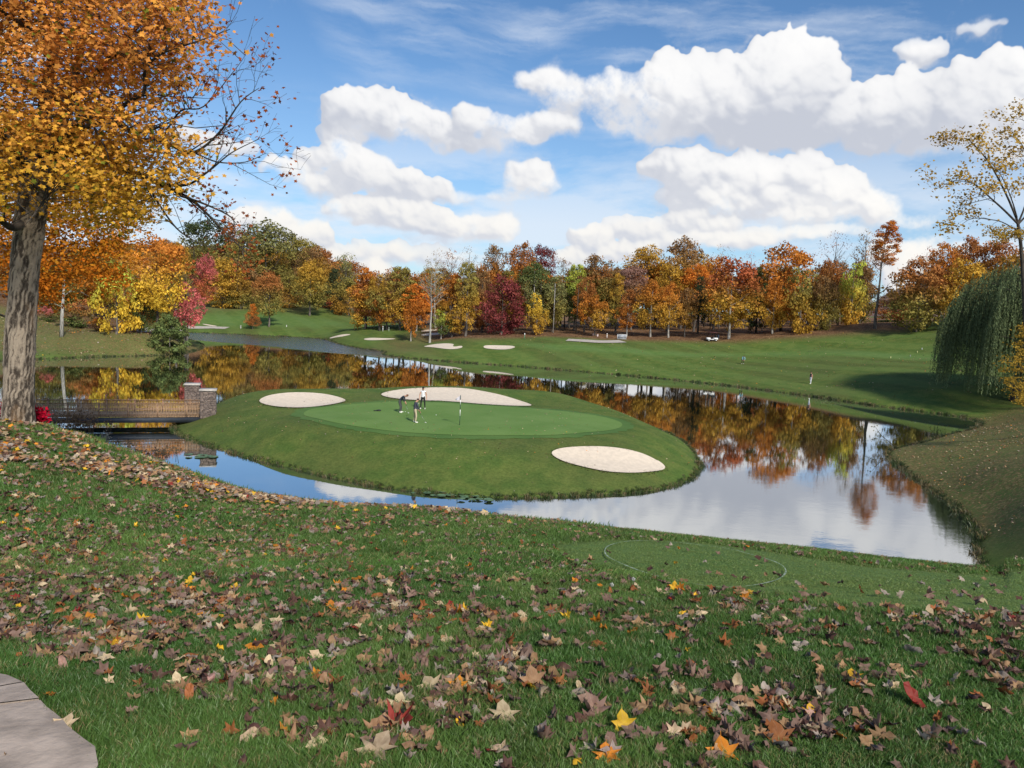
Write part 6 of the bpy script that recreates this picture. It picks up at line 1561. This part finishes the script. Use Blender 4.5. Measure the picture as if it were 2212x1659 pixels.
o = link('painted_ring', mesh_np('painted_ring', np.c_[V, Z], F), m); o['kind'] = 'structure'

for k in 'abc': margin('bunker_lip', np.r_[bpolys[k], bpolys[k][:1]], 'short grass lip round the ' + {'a': 'left', 'b': 'back', 'c': 'right'}[k] + ' island bunker', .035, .42, (.06, .10, .025))
# ------------------------------------------------------------------ small plants
def pad_mesh(seed):
    r = random.Random(seed); n = 14; V = [(0, 0, .006)]
    for i in range(n): a = .25 + (6.28 - .5) * i / (n - 1); q_ = .5 * r.uniform(.9, 1.06); V.append((q_ * math.cos(a), q_ * math.sin(a), .012 + r.uniform(-.004, .02)))
    V += [(x, y, z_ - .012) for x, y, z_ in V]; F3 = [(0, i, i + 1) for i in range(1, n)] + [(n + 1, n + 2 + i, n + 1 + i) for i in range(1, n)]
    return mesh_np('lily_pad', V, np.array(F3), smooth=False)
PM = [pad_mesh(s) for s in range(3)]; mp = simple('lily_pad', (.10, .17, .07), .45, .35, 1.2)
for me in PM: me.materials.append(mp)
z6 = lambda x, y: ((900 + x / 3.687) * .8379, (950 + y / 3.687) * .8379)
for i in range(46):
    u = R.random(); x, y = 650 + 700 * u + R.gauss(0, 25), 1165 + 85 * u + R.gauss(0, 22) - (30 if .25 < u < .6 else 0) * R.random()
    p = atz(*z6(x, y), .0); o = link('lily_pad', R.choice(PM), None, None, (p[0], p[1], .012 + .002 * i)); s = R.uniform(.28, .55); o.scale = (s, s, 1); o.rotation_euler = (0, 0, R.uniform(0, 6.28)); tag(o, 'round green lily pad floating off the near side of the island', 'lily pad', 'lily pads off the near side of the island')
for i in range(14):
    p = atz((60 + (1570 + R.random() * 280) / 3.687) * .8379, (960 + R.gauss(803, 10)) / 1 * 0 + (960 + R.gauss(803, 9) / 3.687) * .8379, 0); o = link('lily_pad', R.choice(PM), None, None, (p[0], p[1], .012 + .002 * i)); s = R.uniform(.3, .6); o.scale = (s, s, 1); o.rotation_euler = (0, 0, R.uniform(0, 6.28)); tag(o, 'lily pad floating in the reflection of the stone pillars', 'lily pad', 'lily pads by the bridge')
def reed(px, Y, h, label, n=9, dark=False):
    p = at(px, 1200, Y)[:2]; z = hz(*p); b = MB()
    for i in range(n):
        a = R.uniform(0, 6.28); l = h * R.uniform(.5, 1.1); q_ = R.uniform(.1, .55) * l; x, y = R.gauss(0, .12), R.gauss(0, .06)
        b.tube([(x, y, -.1), (x + q_ * .4 * math.cos(a), y + q_ * .3 * math.sin(a), l * .6), (x + q_ * math.cos(a), y + q_ * .5 * math.sin(a), l)], [.012, .009, .003], 4)
        if i % 3 == 0: b.tube([(x + q_ * .9 * math.cos(a), y + q_ * .45 * math.sin(a), l * .93), (x + q_ * math.cos(a), y + q_ * .5 * math.sin(a), l * 1.02)], .022, 5)
    o = b.build('reed_clump', simple('reed_%d' % px, (.10, .10, .045) if not dark else (.06, .04, .03), .8, .3, 5)); o.location = (p[0], p[1], z); tag(o, label, 'reeds')
reed(2046, 28.6, 1.15, 'dark reeds sticking up at the near shore, lower right'); reed(2085, 28.8, .8, 'smaller reed tuft right of the other at the lower right shore', 7); reed(2012, 28.4, .4, 'very short reed sprigs left of the taller reeds', 5)
def weeds(px, py, Y, h, label, col, leafc, n=16, spread=.5):
    p = at(px, py, Y)[:2]; z = hz(*p); o = empty('weed_clump', (p[0], p[1], z)); tag(o, label, 'plant'); b = MB(); C = []
    for i in range(n):
        a = R.uniform(0, 6.28); l = h * R.uniform(.5, 1.1); x, y = R.gauss(0, spread), R.gauss(0, spread * .6); e_ = (x + l * .3 * math.cos(a), y + l * .3 * math.sin(a), l)
        b.tube([(x, y, -.05), (x + l * .1 * math.cos(a), y, l * .6), e_], [.010, .007, .003], 4); C += [e_, (x + l * .12 * math.cos(a), y, l * .65), (x + l * .2, y, l * .8)]
    b.build('stems', simple('stem_%d' % px, col, .9, .2, 6), o)
    V, F, Cc = leaves_at(np.array(C), 7, (.07, .07, .07), .075, lambda P: np.array(leafc) * rng.uniform(.5, 1.3, len(P))[:, None], rng, (DIA, DIAF)); link('leaves', mesh_np('leaves', V, F, col=Cc), M['mleaf'], o)
weeds(79, 905, 16.6, .34, 'small crimson shrub at the foot of the huge near maple', (.10, .03, .03), (.48, .01, .035), 26, .06)
weeds(5, 880, 17.5, .5, 'crimson creeper left behind the huge near maple', (.10, .03, .03), (.40, .01, .03), 18, .10)
weeds(130, 930, 29, .75, 'dry brown weeds before the dark end of the bridge beam', (.16, .11, .07), (.24, .15, .08), 30, .55)
weeds(172, 940, 30, .95, 'tall dead brown weeds in front of the bridge reflection', (.14, .09, .06), (.20, .12, .07), 34, .40)
weeds(222, 950, 29.5, .55, 'pale dry sprig standing against the dark water', (.34, .30, .22), (.42, .38, .28), 9, .12)
weeds(310, 980, 26, .45, 'dry seed heads on the bank crest beside the bridge reflection', (.20, .15, .09), (.30, .22, .13), 22, .9)
# overhanging willow shoot and sticks at the right bank
p = atz(1936, 972)[:2]; b = MB()
b.tube([(0, 0, .1), (-1.4, 0, 1.1), (-2.3, -.2, 2.2)], [.03, .02, .006], 5); b.tube([(-.8, 0, .65), (-1.8, .1, .8), (-2.7, 0, .5)], [.018, .01, .004], 4); b.tube([(-1.4, 0, 1.1), (-1.2, .1, 1.8), (-1.6, .1, 2.5)], [.014, .01, .004], 4)
o = empty('leaning_shoot', (p[0], p[1], hz(*p))); tag(o, 'thin leafy shoot leaning over the water from the right bank', 'plant'); b.build('stem', M['barkdark'], o)
V, F, Cc = leaves_at(np.array([(-1.4 - .3 * k, 0, 1.1 + .35 * k) for k in range(4)] + [(-1.6 - .35 * k, .05, .8 - .08 * k) for k in range(4)]), 4, (.12, .05, .1), .16, lambda P: np.array([.16, .15, .06]) * rng.uniform(.6, 1.2, len(P))[:, None], rng, (DIA, DIAF)); link('leaves', mesh_np('leaves', V, F, col=Cc), M['mleaf'], o)
# dandelion clocks
for px, py, lab in ((1365, 1261, 'white dandelion seed head in the grass left below the tee ring'), (1318, 1274, 'small grey-white seed head left of the dandelion clock')):
    p = hit(px, py + 6, 3); o = empty('dandelion', (p[0], p[1], hz(*p))); tag(o, lab, 'flower'); b = MB(); b.tube([(0, 0, 0), (.01, 0, .075)], .003, 5); b.build('stem', M['blade'] if False else simple('stalk', (.12, .2, .05), .8, .1, 5), o)
    b = MB()
    for i in range(60):
        d = NR.normal(size=3); d /= np.linalg.norm(d); b.tube([(.01, 0, .065), (.01 + d[0] * .017, d[1] * .017, .065 + d[2] * .017)], [.0008, .0022], 3)
    b.build('seed_head', simple('seed_down', (.45, .45, .43), .9, .05, 5), o)
